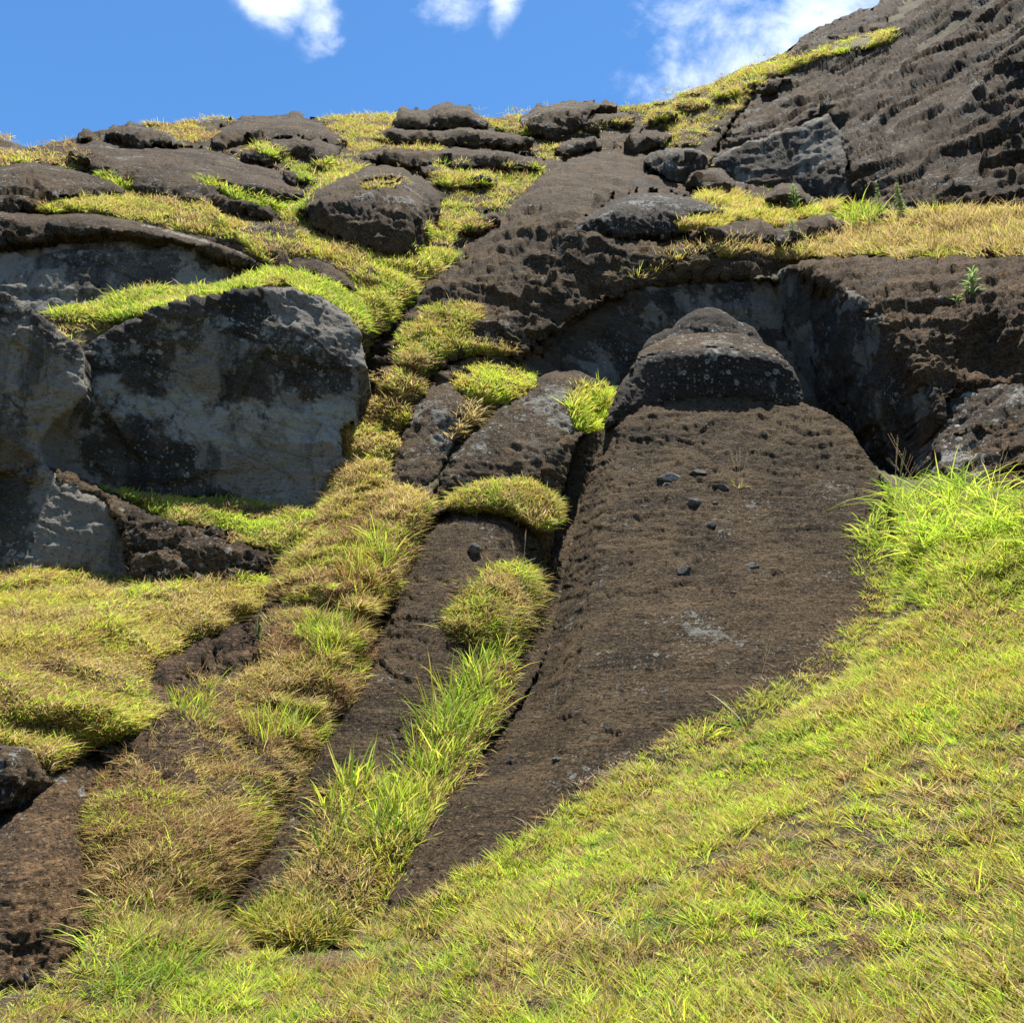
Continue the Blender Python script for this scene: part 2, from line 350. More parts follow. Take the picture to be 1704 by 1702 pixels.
    if band:
        sx = n.nt.nodes.new('ShaderNodeSeparateXYZ'); n.nt.links.new(n.pos, sx.inputs[0]); zz = n.m('ADD', sx.outputs[2], n.m('MULTIPLY', n.noise(1.2, 4, .6), 1.3))
        dz = n.m('ABSOLUTE', n.m('SUBTRACT', zz, band[0] + .65)); bm_ = n.rmp(dz, band[1], band[1] * .6)
        l = n.m('MAXIMUM', l, n.m('MULTIPLY', n.m('MULTIPLY', bm_, n.rmp(n.noise(.9, 6, .72), .40, .50)), n.rmp(n2, .34, .48, .35, 1.25)))
    l = n.m('MULTIPLY', l, n.rmp(n3, .30, .50, .45, 1))
    c = n.mix(l, c, (.36, .37, .34))
    nt.links.new(c, b.inputs['Base Color']); b.inputs['Roughness'].default_value = .92; b.inputs['Specular IOR Level'].default_value = .2
    h = n.m('ADD', n.m('MULTIPLY', n.noise(7, 8, .75), .06), n.m('MULTIPLY', n.noise(9, 6, .7, bedv), .05 * bed))
    h = n.m('ADD', h, n.m('MULTIPLY', n.noise(60, 5, .7), .016))
    h = n.m('ADD', h, n.m('MULTIPLY', l, .004)); h = n.m('SUBTRACT', h, n.m('MULTIPLY', n.rmp(n4, .56, .70), .02))
    bp = nt.nodes.new('ShaderNodeBump'); bp.inputs['Strength'].default_value = 1.0; bp.inputs['Distance'].default_value = bump * 1.7
    nt.links.new(h, bp.inputs['Height']); nt.links.new(bp.outputs[0], b.inputs['Normal'])
    return m
def blade_mat(name, trans=.5, rough=.55):
    m, nt, b, out = nodes(name)
    at = nt.nodes.new('ShaderNodeAttribute'); at.attribute_name = 'tint'
    nt.links.new(at.outputs[0], b.inputs['Base Color']); b.inputs['Roughness'].default_value = rough; b.inputs['Specular IOR Level'].default_value = .25
    tr = nt.nodes.new('ShaderNodeBsdfTranslucent'); nt.links.new(at.outputs[0], tr.inputs[0])
    mx = nt.nodes.new('ShaderNodeMixShader'); mx.inputs[0].default_value = trans
    nt.links.new(b.outputs[0], mx.inputs[1]); nt.links.new(tr.outputs[0], mx.inputs[2]); nt.links.new(mx.outputs[0], out.inputs[0])
    return m
def soil_mat(nm='soil_and_litter', ca=(.055, .038, .018), cb=(.085, .070, .024), cc=(.018, .013, .007), cd=(.26, .20, .09)):
    m, nt, b, out = nodes(nm); n = NB(nt)
    n1 = n.noise(1.3, 6, .65); n2 = n.noise(9, 5, .7); n3 = n.noise(45, 4, .7)
    c = n.mix(n.rmp(n1, .40, .60), ca, cb)
    c = n.mix(n.m('MULTIPLY', n.rmp(n2, .45, .62), .6), c, cc)
    c = n.mix(n.m('MULTIPLY', n.rmp(n3, .56, .64), .6), c, cd)
    nt.links.new(c, b.inputs['Base Color']); b.inputs['Roughness'].default_value = .95
    h = n.m('ADD', n.m('MULTIPLY', n2, .06), n.m('MULTIPLY', n3, .02)); bp = nt.nodes.new('ShaderNodeBump'); bp.inputs['Distance'].default_value = 1
    nt.links.new(h, bp.inputs['Height']); nt.links.new(bp.outputs[0], b.inputs['Normal'])
    return m
TUFF = rock_mat('weathered_tuff', greyamt=.12, lichen=.58, lsize=8)
TUFF_L = rock_mat('lichened_tuff', greyamt=.2, lichen=.74, lsize=7)
TUFF_M = rock_mat('mossy_tuff', greyamt=.15, lichen=.35, moss=.8, lsize=7)
wkw = dict(dark=(.040, .036, .030), mid=(.112, .100, .080), warm=(.12, .102, .076), grey=(.26, .24, .205), greyamt=.55, lichen=.7, lsize=6, pits=.3, bump=1.1, bed=.8)
WALL = rock_mat('quarried_tuff', **wkw)
NICHE = rock_mat('banded_quarried_tuff', band=(float(world(450, 700, 13.)[2]), .42), **wkw)
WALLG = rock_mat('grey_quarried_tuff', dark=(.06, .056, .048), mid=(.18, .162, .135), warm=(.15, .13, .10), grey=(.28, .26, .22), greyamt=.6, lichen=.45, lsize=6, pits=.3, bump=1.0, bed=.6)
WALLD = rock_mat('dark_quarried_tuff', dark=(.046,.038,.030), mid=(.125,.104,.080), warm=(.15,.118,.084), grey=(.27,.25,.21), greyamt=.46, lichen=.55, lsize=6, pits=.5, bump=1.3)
CLIFF = rock_mat('cliff_tuff', dark=(.034,.026,.019), mid=(.115,.080,.050), warm=(.20,.135,.078), grey=(.18,.165,.138), greyamt=.22, lichen=.6, lsize=6, bump=2.2, pits=.9)
STAT = rock_mat('statue_tuff', dark=(.034, .024, .015), mid=(.122, .084, .047), warm=(.28, .195, .105), greyamt=.02, lichen=.42, lsize=9, bump=2.6, bed=.9, moss=.15)
STATL = rock_mat('lighter_statue_tuff', dark=(.045, .032, .018), mid=(.15, .104, .058), warm=(.29, .20, .11), greyamt=.02, lichen=.40, lsize=9, bump=2.2, bed=.9, moss=.1)  # lighter tone of the statue stone, used on the arm only
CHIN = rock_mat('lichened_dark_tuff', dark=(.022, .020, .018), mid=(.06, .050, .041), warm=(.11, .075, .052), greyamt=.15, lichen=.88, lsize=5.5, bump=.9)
EARTH = rock_mat('eroded_earthy_tuff', dark=(.045, .032, .022), mid=(.14, .094, .056), warm=(.30, .19, .10), greyamt=.1, lichen=.1, lsize=6, moss=.2)
SOIL = soil_mat(); SANDY = rock_mat('sandy_tuff', dark=(.05,.035,.022), mid=(.17,.108,.055), warm=(.38,.235,.12), greyamt=.08, lichen=.3, lsize=6, bump=1.2, pits=.6)
THATCH = soil_mat('grass_thatch', (.10, .08, .03), (.17, .15, .04), (.045, .03, .015), (.30, .23, .10)); BLADE = blade_mat('grass_blades', .50); DRY = blade_mat('dry_grass_blades', .35, .7)
# ------------------------------------------------------------------ grass blades
GREEN = [(.17, .30, .030), (.25, .38, .035), (.34, .44, .050), (.15, .28, .035)]
LIME = [(.46, .65, .05), (.60, .74, .06), (.36, .57, .045), (.70, .72, .10)]
STRAW = [(.58, .46, .17), (.50, .37, .13), (.42, .30, .13), (.64, .55, .27)]
RUST = [(.28, .15, .09), (.34, .20, .11), (.22, .13, .08), (.40, .27, .14)]
GOLD = [(.50, .43, .07), (.46, .36, .06), (.55, .50, .12)]
def blades(poly, tufts, per, length, width, mix, onmesh=None, spread=.6, up=.8, rad=.05, droop=.35, mask=None, sc=1.2, stems=0, patch=.30, own=None, mess=.6, bare=None, tuftcol=.5):
    """tufts of curved blades rooted on the surface inside a photo outline; mix = [(palette, weight)...]"""
    pl = outline(poly, 6, 2, 1, 3); x0, y0 = pl.min(0); x1, y1 = pl.max(0)
    px = rng.uniform(x0, x1, tufts * 3); py = rng.uniform(y0, y1, tufts * 3)
    m = inside(px, py, pl); px = px[m]; py = py[m]
    area = m.mean() * (x1 - x0) * (y1 - y0)
    px = px[:tufts]; py = py[:tufts]
    Y = look(SY, px, py); P = world(px, py, Y)
    if own is not None:
        ki = np.round((px - X0) / ST).astype(int); kj = np.round((py - Y0) / ST).astype(int); k = np.isin(OWN[kj, ki], own); P = P[k]; px = px[k]; py = py[k]; Y = Y[k]
    if onmesh is not None:
        V_, Q_ = onmesh; qi = rng.integers(0, len(Q_), tufts); A, B, C_, D_ = (V_[Q_[qi, i]] for i in range(4)); u, v = rng.uniform(0, 1, (2, tufts, 1))
        P = (A * (1 - u) + B * u) * (1 - v) + (D_ * (1 - u) + C_ * u) * v; N = np.cross(C_ - A, D_ - B); N /= np.linalg.norm(N, axis=1)[:, None] + 1e-9; N *= np.sign((N * -P).sum(1))[:, None]
        px = P[:, 0]; py = px; Y = px
    if bare is not None:
        k = fbm(P * bare[0] + 31, 3) + rng.normal(0, .12, len(P)) > bare[1]; P = P[k]; px = px[k]; py = py[k]; Y = Y[k]
    ex = world(px + 8, py, look(SY, px + 8, py)) - P; ey = world(px, py - 8, look(SY, px, py - 8)) - P
    N = np.cross(ex, ey); N /= np.linalg.norm(N, axis=1)[:, None] + 1e-9; N *= np.sign((N * -P).sum(1))[:, None]
    n = len(P); R = lambda a, b, s: rng.uniform(a, b, s)
    P = np.repeat(P, per, 0); N = np.repeat(N, per, 0); tid = np.repeat(np.arange(n), per); k = len(P)
    th = R(0, 2 * np.pi, k); rr = np.sqrt(R(0, 1, k)) * rad * np.repeat(R(.6, 1.5, n), per)
    out = np.stack([np.cos(th), np.sin(th), np.zeros(k)], 1); off = out * rr[:, None]; off -= N * (off * N).sum(1)[:, None]
    base = P + off - N * .015
    spr = spread * (.35 + 1.0 * (rr / rad)) * R(.5, 1.3, k)
    D = np.array([0, 0, 1.]) * up + N * (1 - up) + out * spr[:, None] + rng.normal(0, mess, (k, 3)) * np.array([1, 1, .5]); D /= np.linalg.norm(D, axis=1)[:, None]
    big = 1 + .45 * fbm(P * sc + 3, 2)
    L = (length[0] + (length[1] - length[0]) * R(0, 1, k) ** 1.6) * np.where(R(0, 1, k) < .05, 1.5, 1.) * np.clip(big, .6, 1.3) * np.repeat(R(.7, 1.25, n), per)
    W = R(.7, 1.3, k) * width; fac = R(0, np.pi, k); h = np.stack([np.cos(fac), np.sin(fac), np.zeros(k)], 1)
    S = np.cross(D, np.array([0, 0, 1.]) + .55 * h); S /= np.linalg.norm(S, axis=1)[:, None] + 1e-9
    dr = droop * R(.3, 1.6, k); ra = R(0, 6.283, k); sag = out * .35 + .5 * np.stack([np.cos(ra), np.sin(ra), 0 * ra], 1) + np.array([0, 0, -.7])
    V = []
    for t, w in ((0, .7), (.38, 1.), (.72, .72), (1., 0)):
        c = base + D * (L * t)[:, None] + sag * (L * dr * t * t)[:, None]
        if w: V += [c - S * (W * w * .5)[:, None], c + S * (W * w * .5)[:, None]]
        else: V += [c]
    V = np.stack(V, 1).reshape(-1, 3); i = np.arange(k)[:, None] * 7
    Q = np.concatenate([i + np.array([[0, 1, 3, 2]]), i + np.array([[2, 3, 5, 4]])]); T = i + np.array([[4, 5, 6]])
    # colour of each blade: palettes gather in patches
    wts = np.array([w for _, w in mix], float); fld = np.stack([fbm(P * (sc * 1.3) + 40 * j, 3) for j in range(len(mix))], 1)
    sco = np.log(wts + 1e-6)[None] * .5 + fld * (patch * 6) + rng.gumbel(size=(k, len(mix))) * .35 + np.repeat(rng.gumbel(size=(n, len(mix))), per, 0) * tuftcol
    pick = sco.argmax(1); col = np.zeros((k, 3))
    for j, (pal, _) in enumerate(mix):
        mm = pick == j; pa = np.array(pal); col[mm] = pa[rng.integers(0, len(pa), mm.sum())]
    col *= (R(.75, 1.18, k) * np.repeat(R(.72, 1.16, n), per))[:, None]
    c7 = np.repeat(col, 7, 0).reshape(k, 7, 3)
    tipdry = (R(0, 1, k) < .3)[:, None, None]; c7[:, 5:] = np.where(tipdry, np.array([.45, .36, .16]), c7[:, 5:])
    return V, Q, T, c7.reshape(-1, 3)
def plume(P, D, L, col=(.36, .27, .16), hw=.014, n=26):
    """a thin stalk with a feathery seed head"""
    V = []; T = []
    D = D / np.linalg.norm(D); side = np.cross(D, [0, 1, 0]); side /= np.linalg.norm(side)
    w = .0022
    for t in (0, .5, 1): c = P + D * L * t + np.array([.12, 0, -.05]) * L * t * t * D[0]; V += [c - side * w, c + side * w]
    Q = [[0, 1, 3, 2], [2, 3, 5, 4]]
    for i in range(n):
        t = .72 + .30 * i / n; c = P + D * L * t; o = rng.normal(0, 1, 3); o -= D * o.dot(D) * .4; o = o / np.linalg.norm(o) * hw * (1.2 - i / n) + D * .02
        b = len(V); V += [c, c + o + side * .003, c + o - side * .003]; T.append([b, b + 1, b + 2])
    return np.array(V), np.array(Q), np.array(T), np.tile(col, (len(V), 1))
def join(parts):
    Vs, Qs, Ts, Cs = [], [], [], []; n = 0
    for V, Q, T, Cc in parts:
        Vs.append(V); Cs.append(Cc)
        if Q is not None and len(Q): Qs.append(np.asarray(Q) + n)
        if T is not None and len(T): Ts.append(np.asarray(T) + n)
        n += len(V)
    return np.concatenate(Vs), (np.concatenate(Qs) if Qs else None), (np.concatenate(Ts) if Ts else None), np.concatenate(Cs)
TURF = []
def turf(name, label, cat, poly, specs, base=True, bulge=.12, lumps=(1.6, .06), rnd=(22, .12), kind='stuff', group=None, step=4., jag=2.5, plumes=0, plen=.8, mat=None, ctrl=None):
    """a cushion of turf (own thickness) with its blades; specs = list of keyword sets for blades()"""
    pc = piece(poly, mound=ctrl is None, ctrl=ctrl, bulge=bulge, lumps=lumps, rnd=rnd, step=step, jag=jag, disp=dict(big=.02, bed=0, mid=.02, fine=.012, blk=0, crack=0), thick=.5) if base else None
    TURF.append((name, label, cat, poly, specs, kind, group, pc, plumes, plen))
def build_turf(t):
    name, label, cat, poly, specs, kind, group, pc, plumes, plen = t
    parts = []; nb = 0
    if pc is not None:
        V, Q = pc['S']; nfq = len(pc['quads']); parts.append((V, Q, None, np.ones((len(V), 3)))); nb = len(Q)
    for sgl in specs:
        parts.append(blades(sgl.get('poly', poly), onmesh=(V, Q[:nfq]) if pc is not None and 'poly' not in sgl else None, *sgl['a'], **{k: v for k, v in sgl.items() if k not in ('a', 'poly')}))
    if plumes:
        pl = outline(poly, 8, 0, 1); c = 0
        while c < plumes:
            x = rng.uniform(*np.percentile(pl[:, 0], [0, 100])); y = rng.uniform(*np.percentile(pl[:, 1], [0, 100]))
            if inside(np.array([x]), np.array([y]), pl)[0]:
                P = world(x, y, look(SY, x, y)); parts.append(plume(P, np.array([rng.normal(0, .25), rng.normal(0, .2), 1.]), plen * rng.uniform(.6, 1.1))); c += 1
    V, Q, T, col = join(parts)
    o = make_mesh(name, V, Q, T, None, None, col)
    o.data.materials.append(THATCH); o.data.materials.append(BLADE)
    mi = np.ones(len(o.data.polygons), np.int32); mi[:nb] = 0; o.data.polygons.foreach_set('material_index', mi)
    tag(o, label, cat, group, kind if kind == 'stuff' else None)
    if kind != 'stuff' and 'kind' in o: del o['kind']
    return o
def bspec(tufts, per, l0, l1, w, mix, **k): return dict(a=(tufts, per, (l0, l1), w, mix), **k)

# ================================================================== THE PLACE, far to near
G1 = 'rock outcrops on the upper hillside'
UP = dict(rnd=(18, .45), thick=1.4, step=3.2, rb=.1, jag=3.5, disp=dict(big=.16, blk=.17, ledge=(.08, 1.6)))
RK = lambda label, poly, **k: rock('rock_outcrop', label, 'rock', poly, group=G1, **{**UP, **k})
# --- the continuous bedrock of the hill under everything
_sk = [(x, float(skyy(x)) + 3) for x in range(-400, 1481, 40)]
rock('bedrock', None, None, _sk + [(1480, 380), (1300, 420), (900, 420), (640, 480), (560, 470), (420, 440), (200, 372), (0, 356), (-400, 370)], mound=True, bulge=.10, rnd=(5, .1), smooth=0, jag=.5, step=3.2, thick=.6,
     disp=dict(big=.22, bed=.08, mid=.12, fine=.05, sc=.6, blk=.10, ledge=(.12, .8)), mat=TUFF)
# --- crest
RK('square-topped dark block standing alone on the middle of the skyline', [(655,214),(657,190),(668,181),(715,177),(765,170),(782,176),(800,192),(816,209),(780,214),(700,217)], p=3.5, push=.6, rnd=(14,.6), thick=3, mat=TUFF)
RK('dark rounded outcrop on the skyline right of the square-topped block', [(866,210),(868,192),(880,182),(905,173),(960,168),(1012,168),(1030,176),(990,184),(968,200),(950,220),(915,230),(885,222)], p=3, push=.7, rnd=(16,.6), thick=3, mat=TUFF)
RK('low broad brown dome on the skyline above the left slabs', [(345,238),(360,216),(388,199),(430,192),(500,190),(528,199),(552,214),(582,236),(572,246),(510,246),(450,236),(395,238)], p=1.7, push=.5, rnd=(22,.7), thick=3, mat=TUFF)
RK('rough grey-patched outcrop on the left end of the skyline', [(168,226),(180,211),(208,207),(240,203),(276,212),(300,232),(292,245),(240,248),(200,232)], p=2.2, push=.6, rnd=(12,.6), thick=2.5, mat=TUFF_L)
RK('tiny round boulder on the skyline at the far left', [(129,228),(133,219),(146,216),(157,220),(158,229),(142,232)], p=2.5, push=.4, rnd=(8,.4), thick=1, mat=TUFF)
RK('flat slab layered under the square-topped skyline block', [(610,222),(650,213),(700,215),(790,213),(880,224),(892,238),(830,243),(760,238),(700,240),(640,235)], p=3, push=.5, rnd=(12,.4), mat=TUFF)
RK('thin ledge in the grass below the skyline, right of the dark rounded outcrop', [(972,200),(1010,186),(1050,188),(1054,202),(1012,215),(975,216)], p=3, push=.4, rnd=(9,.3), mat=TUFF)
RK('small dark stone lying in skyline grass left of the big right cliff', [(1078,192),(1088,182),(1105,178),(1126,186),(1124,196),(1100,203),(1082,203)], p=2.6, push=.5, rnd=(8,.4), mat=TUFF)
RK('brown wedge rock between grass bands below the small dark stone', [(1032,240),(1060,219),(1096,212),(1120,226),(1104,242),(1060,250)], p=2.4, push=.5, rnd=(10,.4), mat=TUFF)
RK('low slab with a grassy top left of the brown wedge rock', [(918,248),(945,232),(985,224),(1008,236),(975,252),(935,258)], p=2.4, push=.4, rnd=(10,.3), mat=TUFF)
# --- the big cliff on the right, leaving the frame
rock('rock_cliff', 'huge layered brown rock face filling the upper right corner', 'cliff', [(1182,262),(1195,236),(1230,186),(1262,150),(1300,108),(1312,84),(1345,54),(1400,30),(1432,15),(1478,0),(1700,-110),(2100,-330),(2600,-420),(2700,330),(2100,350),(1704,352),(1560,356),(1500,358),(1440,350),(1418,322),(1408,270),(1386,196),(1330,216),(1240,244)],
     ctrl=[(1182,262,27.4),(1195,236,28),(1300,120,31),(1400,40,32),(1478,0,32),(1450,60,29.5),(1386,196,25.8),(1418,270,22.5),(1425,350,20.8),(1500,358,18.8),(1500,300,19.6),(1600,200,21),(1600,50,25),(1704,350,17.2),(1704,250,18.6),(1704,0,23.5),(1500,200,23),(2600,330,12),(2600,-400,20),(2100,-300,24),(2100,350,14.5),(1600,-40,28)],
     rnd=(26,1.2), step=3.2, thick=3, disp=dict(big=.5, bed=.02, mid=.05, fine=.05, sc=.5, crack=.14, blk=.11, dip=-.13, ledge=(.42, .42), ledge2=(.12, 1.6)), mat=CLIFF)
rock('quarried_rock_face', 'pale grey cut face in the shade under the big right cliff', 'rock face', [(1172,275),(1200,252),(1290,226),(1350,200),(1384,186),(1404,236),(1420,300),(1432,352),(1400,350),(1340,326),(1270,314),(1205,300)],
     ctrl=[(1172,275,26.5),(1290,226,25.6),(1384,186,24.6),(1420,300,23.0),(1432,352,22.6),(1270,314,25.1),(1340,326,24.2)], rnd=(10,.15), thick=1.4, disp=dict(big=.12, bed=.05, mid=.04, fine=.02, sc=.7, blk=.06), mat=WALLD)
RK('long low dark rock just under the skyline grass, left of the white cloud foot', [(1122,176),(1134,164),(1160,160),(1184,168),(1182,180),(1150,186),(1128,184)], p=2.6, push=.4, mat=TUFF)
RK('dark craggy knob in the shoulder grass at the top left edge of the big cliff', [(1184,158),(1196,142),(1216,134),(1232,140),(1226,156),(1204,166),(1190,166)], p=2.6, push=.5, mat=TUFF)
RK('brown patch of bare rock in the middle of the shoulder grass', [(1140,214),(1160,202),(1192,198),(1206,208),(1190,220),(1160,226)], p=1.8, push=.3, mat=TUFF)
RK('narrow dark brow rock directly under the high grass strip', [(1236,150),(1262,134),(1300,122),(1320,126),(1300,142),(1260,158)], p=3, push=.4, mat=TUFF)
# --- left slope slabs
RK('large smooth brown slab sloping below the left skyline', [(100,242),(150,234),(240,246),(330,243),(400,262),(470,284),(508,310),(502,332),(425,328),(350,322),(430,348),(472,368),(400,358),(300,332),(225,320),(165,288)], p=1.5, push=.5, rnd=(24,.5), disp=dict(big=.2, bed=.08, sc=.7), mat=TUFF)
RK('wide brown slab between grass seams below the low skyline dome', [(440,232),(520,228),(575,240),(562,262),(552,280),(515,266),(478,256),(440,250)], p=1.8, push=.5, rnd=(14,.4), mat=TUFF)
RK('small dark boulder at the lower right end of the large smooth slab', [(468,286),(482,278),(512,290),(530,302),(515,310),(486,302)], p=2.6, push=.5, rnd=(9,.4), mat=TUFF)
RK('jagged dark rocks bedded in grass above the small dark boulder', [(395,250),(420,238),(455,248),(470,262),(445,268),(410,262)], p=2.4, push=.5, rnd=(9,.4), mat=TUFF)
RK('brown slab below the flat layered slab in the middle of the hilltop', [(588,256),(640,243),(700,244),(790,247),(868,256),(905,266),(908,280),(860,282),(790,276),(720,280),(640,268)], p=1.9, push=.5, rnd=(14,.4), mat=TUFF)
RK('tapering brown slab pointing right above the grassy gully head', [(690,275),(750,278),(812,284),(834,300),(800,312),(755,314),(716,300)], p=1.9, push=.5, rnd=(14,.4), mat=TUFF)
RK('pale-crusted rock hump at the far left under the dry grass tip', [(-120,300),(0,275),(45,267),(95,276),(150,288),(216,316),(168,330),(60,350),(-120,372)], p=2.0, push=.7, rnd=(20,.6), mat=TUFF_L)
# --- right-middle
RK('grey cut block face below the grass shoulder left of the shaded cut face', [(1068,290),(1072,258),(1108,247),(1168,248),(1178,272),(1152,302),(1108,308)], p=5, push=.5, rnd=(6,.2), smooth=1, mat=WALLD)
RK('dark boulder leaning on the foot of the pale cut face', [(1134,306),(1148,288),(1176,278),(1208,286),(1222,304),(1208,324),(1166,322)], p=2.6, push=.8, rnd=(12,.5), mat=TUFF)
rock('bedrock_ridge', 'long brown rock slope running down the middle of the hill to the grassy gully', 'rock', [(596,640),(612,580),(640,540),(688,492),(720,457),(762,420),(820,382),(858,345),(885,310),(925,275),(972,254),(1020,248),(1052,256),(1080,282),(1120,304),(1180,322),(1240,345),(1300,372),(1352,396),(1345,432),(1300,460),(1200,463),(1130,466),(1080,482),(1010,520),(940,566),(880,600),(860,640),(780,640),(700,650),(640,700)],
     ctrl=[(596,640,15.3),(640,540,16.4),(720,457,17.6),(820,382,19.4),(885,310,22.4),(972,254,27),(1040,258,27),(1180,322,23),(1350,396,19.6),(1300,458,18.4),(1200,462,18.2),(1190,410,18.9),(1110,436,18.3),(1080,480,17.7),(940,566,16.6),(880,600,16.2),(780,640,15.2),(700,650,14.7),(800,500,16.6),(900,450,17.4),(960,350,19.8),(1050,380,19.2),(850,560,16.2),(640,700,14.4)],
     rnd=(40,.6), step=3, thick=1.6, disp=dict(big=.16, bed=.06, mid=.08, fine=.035, sc=.8, blk=.16, ledge=(.12, 1.1)), mat=TUFF_M)
RK('dome with a dark undercut face on the middle of the hill', [(932,402),(948,376),(988,350),(1030,328),(1080,319),(1140,324),(1182,336),(1224,352),(1216,378),(1130,390),(1040,392),(985,396)], p=3.0, push=.3, rnd=(24,.5), mat=CHIN, disp=dict(big=.12))
RK('low brown hump below the golden grass right of the undercut dome', [(1140,398),(1180,380),(1215,364),(1272,354),(1305,376),(1345,398),(1330,412),(1250,410),(1180,412)], p=1.8, push=.4, rnd=(18,.4), mat=TUFF)
RK('dark boulder standing above the golden grass at the cliff foot', [(1272,330),(1284,312),(1310,306),(1342,312),(1354,330),(1348,346),(1310,344),(1276,340)], p=2.8, push=.9, rnd=(12,.5), mat=TUFF)
RK('brown hump at the left end of the straw-grass terrace', [(1282,388),(1325,360),(1380,350),(1412,370),(1404,388),(1352,410),(1300,404)], p=1.9, push=.5, rnd=(16,.5), mat=TUFF)
# --- centre boulder
RK('big round layered boulder ringed by grass in the upper middle', [(498,352),(508,326),(545,300),(570,290),(620,275),(672,278),(716,300),(736,332),(727,358),(706,386),(702,418),(660,426),(618,418),(588,408),(558,386),(528,382),(516,362)], p=2.8, push=.7, rnd=(26,.7), disp=dict(big=.16, bed=.14), mat=TUFF)
RK('small brown ledge stone in the gully right of the big round boulder', [(765,372),(790,356),(830,352),(836,366),(800,384),(770,384)], p=2.2, push=.5, rnd=(10,.4), mat=TUFF)
# --- upper left quarry wall
rock('quarried_rock_face', 'grey quarried wall above the green grass ledge on the left', 'rock face', [(-260,392),(0,388),(60,378),(150,372),(200,368),(300,388),(400,418),(434,440),(412,470),(300,492),(180,520),(84,535),(48,522),(-10,505),(-260,520)],
     ctrl=[(-260,392,14.6),(0,388,15.3),(200,368,15.7),(434,440,15.9),(300,492,15.4),(84,535,14.6),(-10,505,14.6),(-260,520,13.8),(150,450,15.2)], rnd=(14,.3), thick=1.4, disp=dict(big=.14, bed=.06, mid=.03, fine=.012, sc=.7), mat=WALLG)
rock('rock_outcrop', 'rough dark rock lip along the top of the upper grey wall', 'rock', [(-260,360),(0,350),(60,355),(150,352),(205,362),(300,384),(385,410),(434,432),(436,446),(400,436),(300,404),(200,386),(150,388),(60,396),(0,404),(-260,410)], group=G1, p=2.2, push=.35, rnd=(12,.3), thick=1, mat=TUFF)
rock('rock_outcrop', 'rounded dark stone half sunk in turf above the big shaded left niche', 'rock', [(478,452),(486,434),(520,430),(560,444),(592,470),(600,488),(570,482),(530,470)], group=G1, p=2.6, push=.5, rnd=(12,.4), thick=1, mat=TUFF)
# --- big niche
def overhang(px, py, Y): return Y + .0012 * (py - 650)
rock('quarried_rock_face', 'tall shaded quarried wall inside the big left niche with pale lichen bands', 'rock face', [(140,575),(200,540),(262,520),(320,500),(380,486),(440,478),(492,476),(550,498),(594,545),(609,600),(594,660),(574,760),(534,850),(380,850),(250,840),(150,820),(70,800),(60,730),(140,660)],
     ctrl=[(140,575,12.3),(320,500,12.9),(492,476,13.5),(550,498,13.8),(609,600,13.6),(574,760,13.2),(534,850,12.9),(380,850,12.75),(150,820,12.2),(60,740,12.0),(320,650,12.8),(480,650,13.1),(480,560,13.15),(320,560,12.85),(150,700,12.3)], smooth=1, rnd=(11,.25), step=2.6, thick=1.5, extra=overhang, disp=dict(big=.12, bed=.06, mid=.05, fine=.02, sc=.8, crack=.05), mat=NICHE)
rock('rock_outcrop', 'dark broken ledge rock under the turf bench in the left niche', 'rock', [(70,770),(130,800),(200,826),(262,860),(330,880),(400,905),(470,900),(520,890),(505,930),(455,965),(330,985),(200,970),(100,900)],
     ctrl=[(70,770,11.7),(330,880,11.6),(520,890,12.0),(455,965,11.3),(200,970,10.9),(100,900,11.2),(262,860,11.5)], rnd=(16,.4), thick=1, group='rocks beside the left niche', disp=dict(big=.16, bed=.12, mid=.09, fine=.03), mat=TUFF_L)
rock('quarried_rock_face', 'darker recessed foot of the carved pillar at the left edge, behind the meadow', 'rock face', [(-420,765),(0,768),(60,772),(108,808),(150,826),(184,846),(205,900),(228,985),(100,990),(-420,990)],
     ctrl=[(-420,765,10.1),(0,768,11.4),(108,808,11.55),(184,846,11.6),(228,985,11.6),(100,990,11.3),(-420,990,9.9)], smooth=1, rnd=(8,.15), thick=1.2, step=2.6, disp=dict(big=.10, bed=.06, mid=.05, fine=.02, sc=.8, crack=.04, blk=.06), mat=WALL)
rock('quarried_rock_face', 'pale grey carved pillar wall at the left edge, in front of the niche', 'rock face', [(-420,500),(0,488),(22,500),(62,527),(100,552),(134,578),(142,620),(138,662),(108,692),(80,715),(68,742),(72,772),(98,800),(140,822),(120,826),(80,812),(50,792),(20,784),(-420,784)],
     ctrl=[(-420,500,9.6),(0,488,11.0),(62,527,11.3),(134,578,11.7),(140,650,11.6),(72,745,11.35),(20,640,11.0),(108,808,11.35),(140,822,11.35),(-420,784,9.6),(20,740,11.0)], smooth=1, rnd=(9,.2), thick=1.3, step=2.6, extra=overhang, disp=dict(big=.10, bed=.06, mid=.05, fine=.02, sc=.8, crack=.04), mat=WALLG)
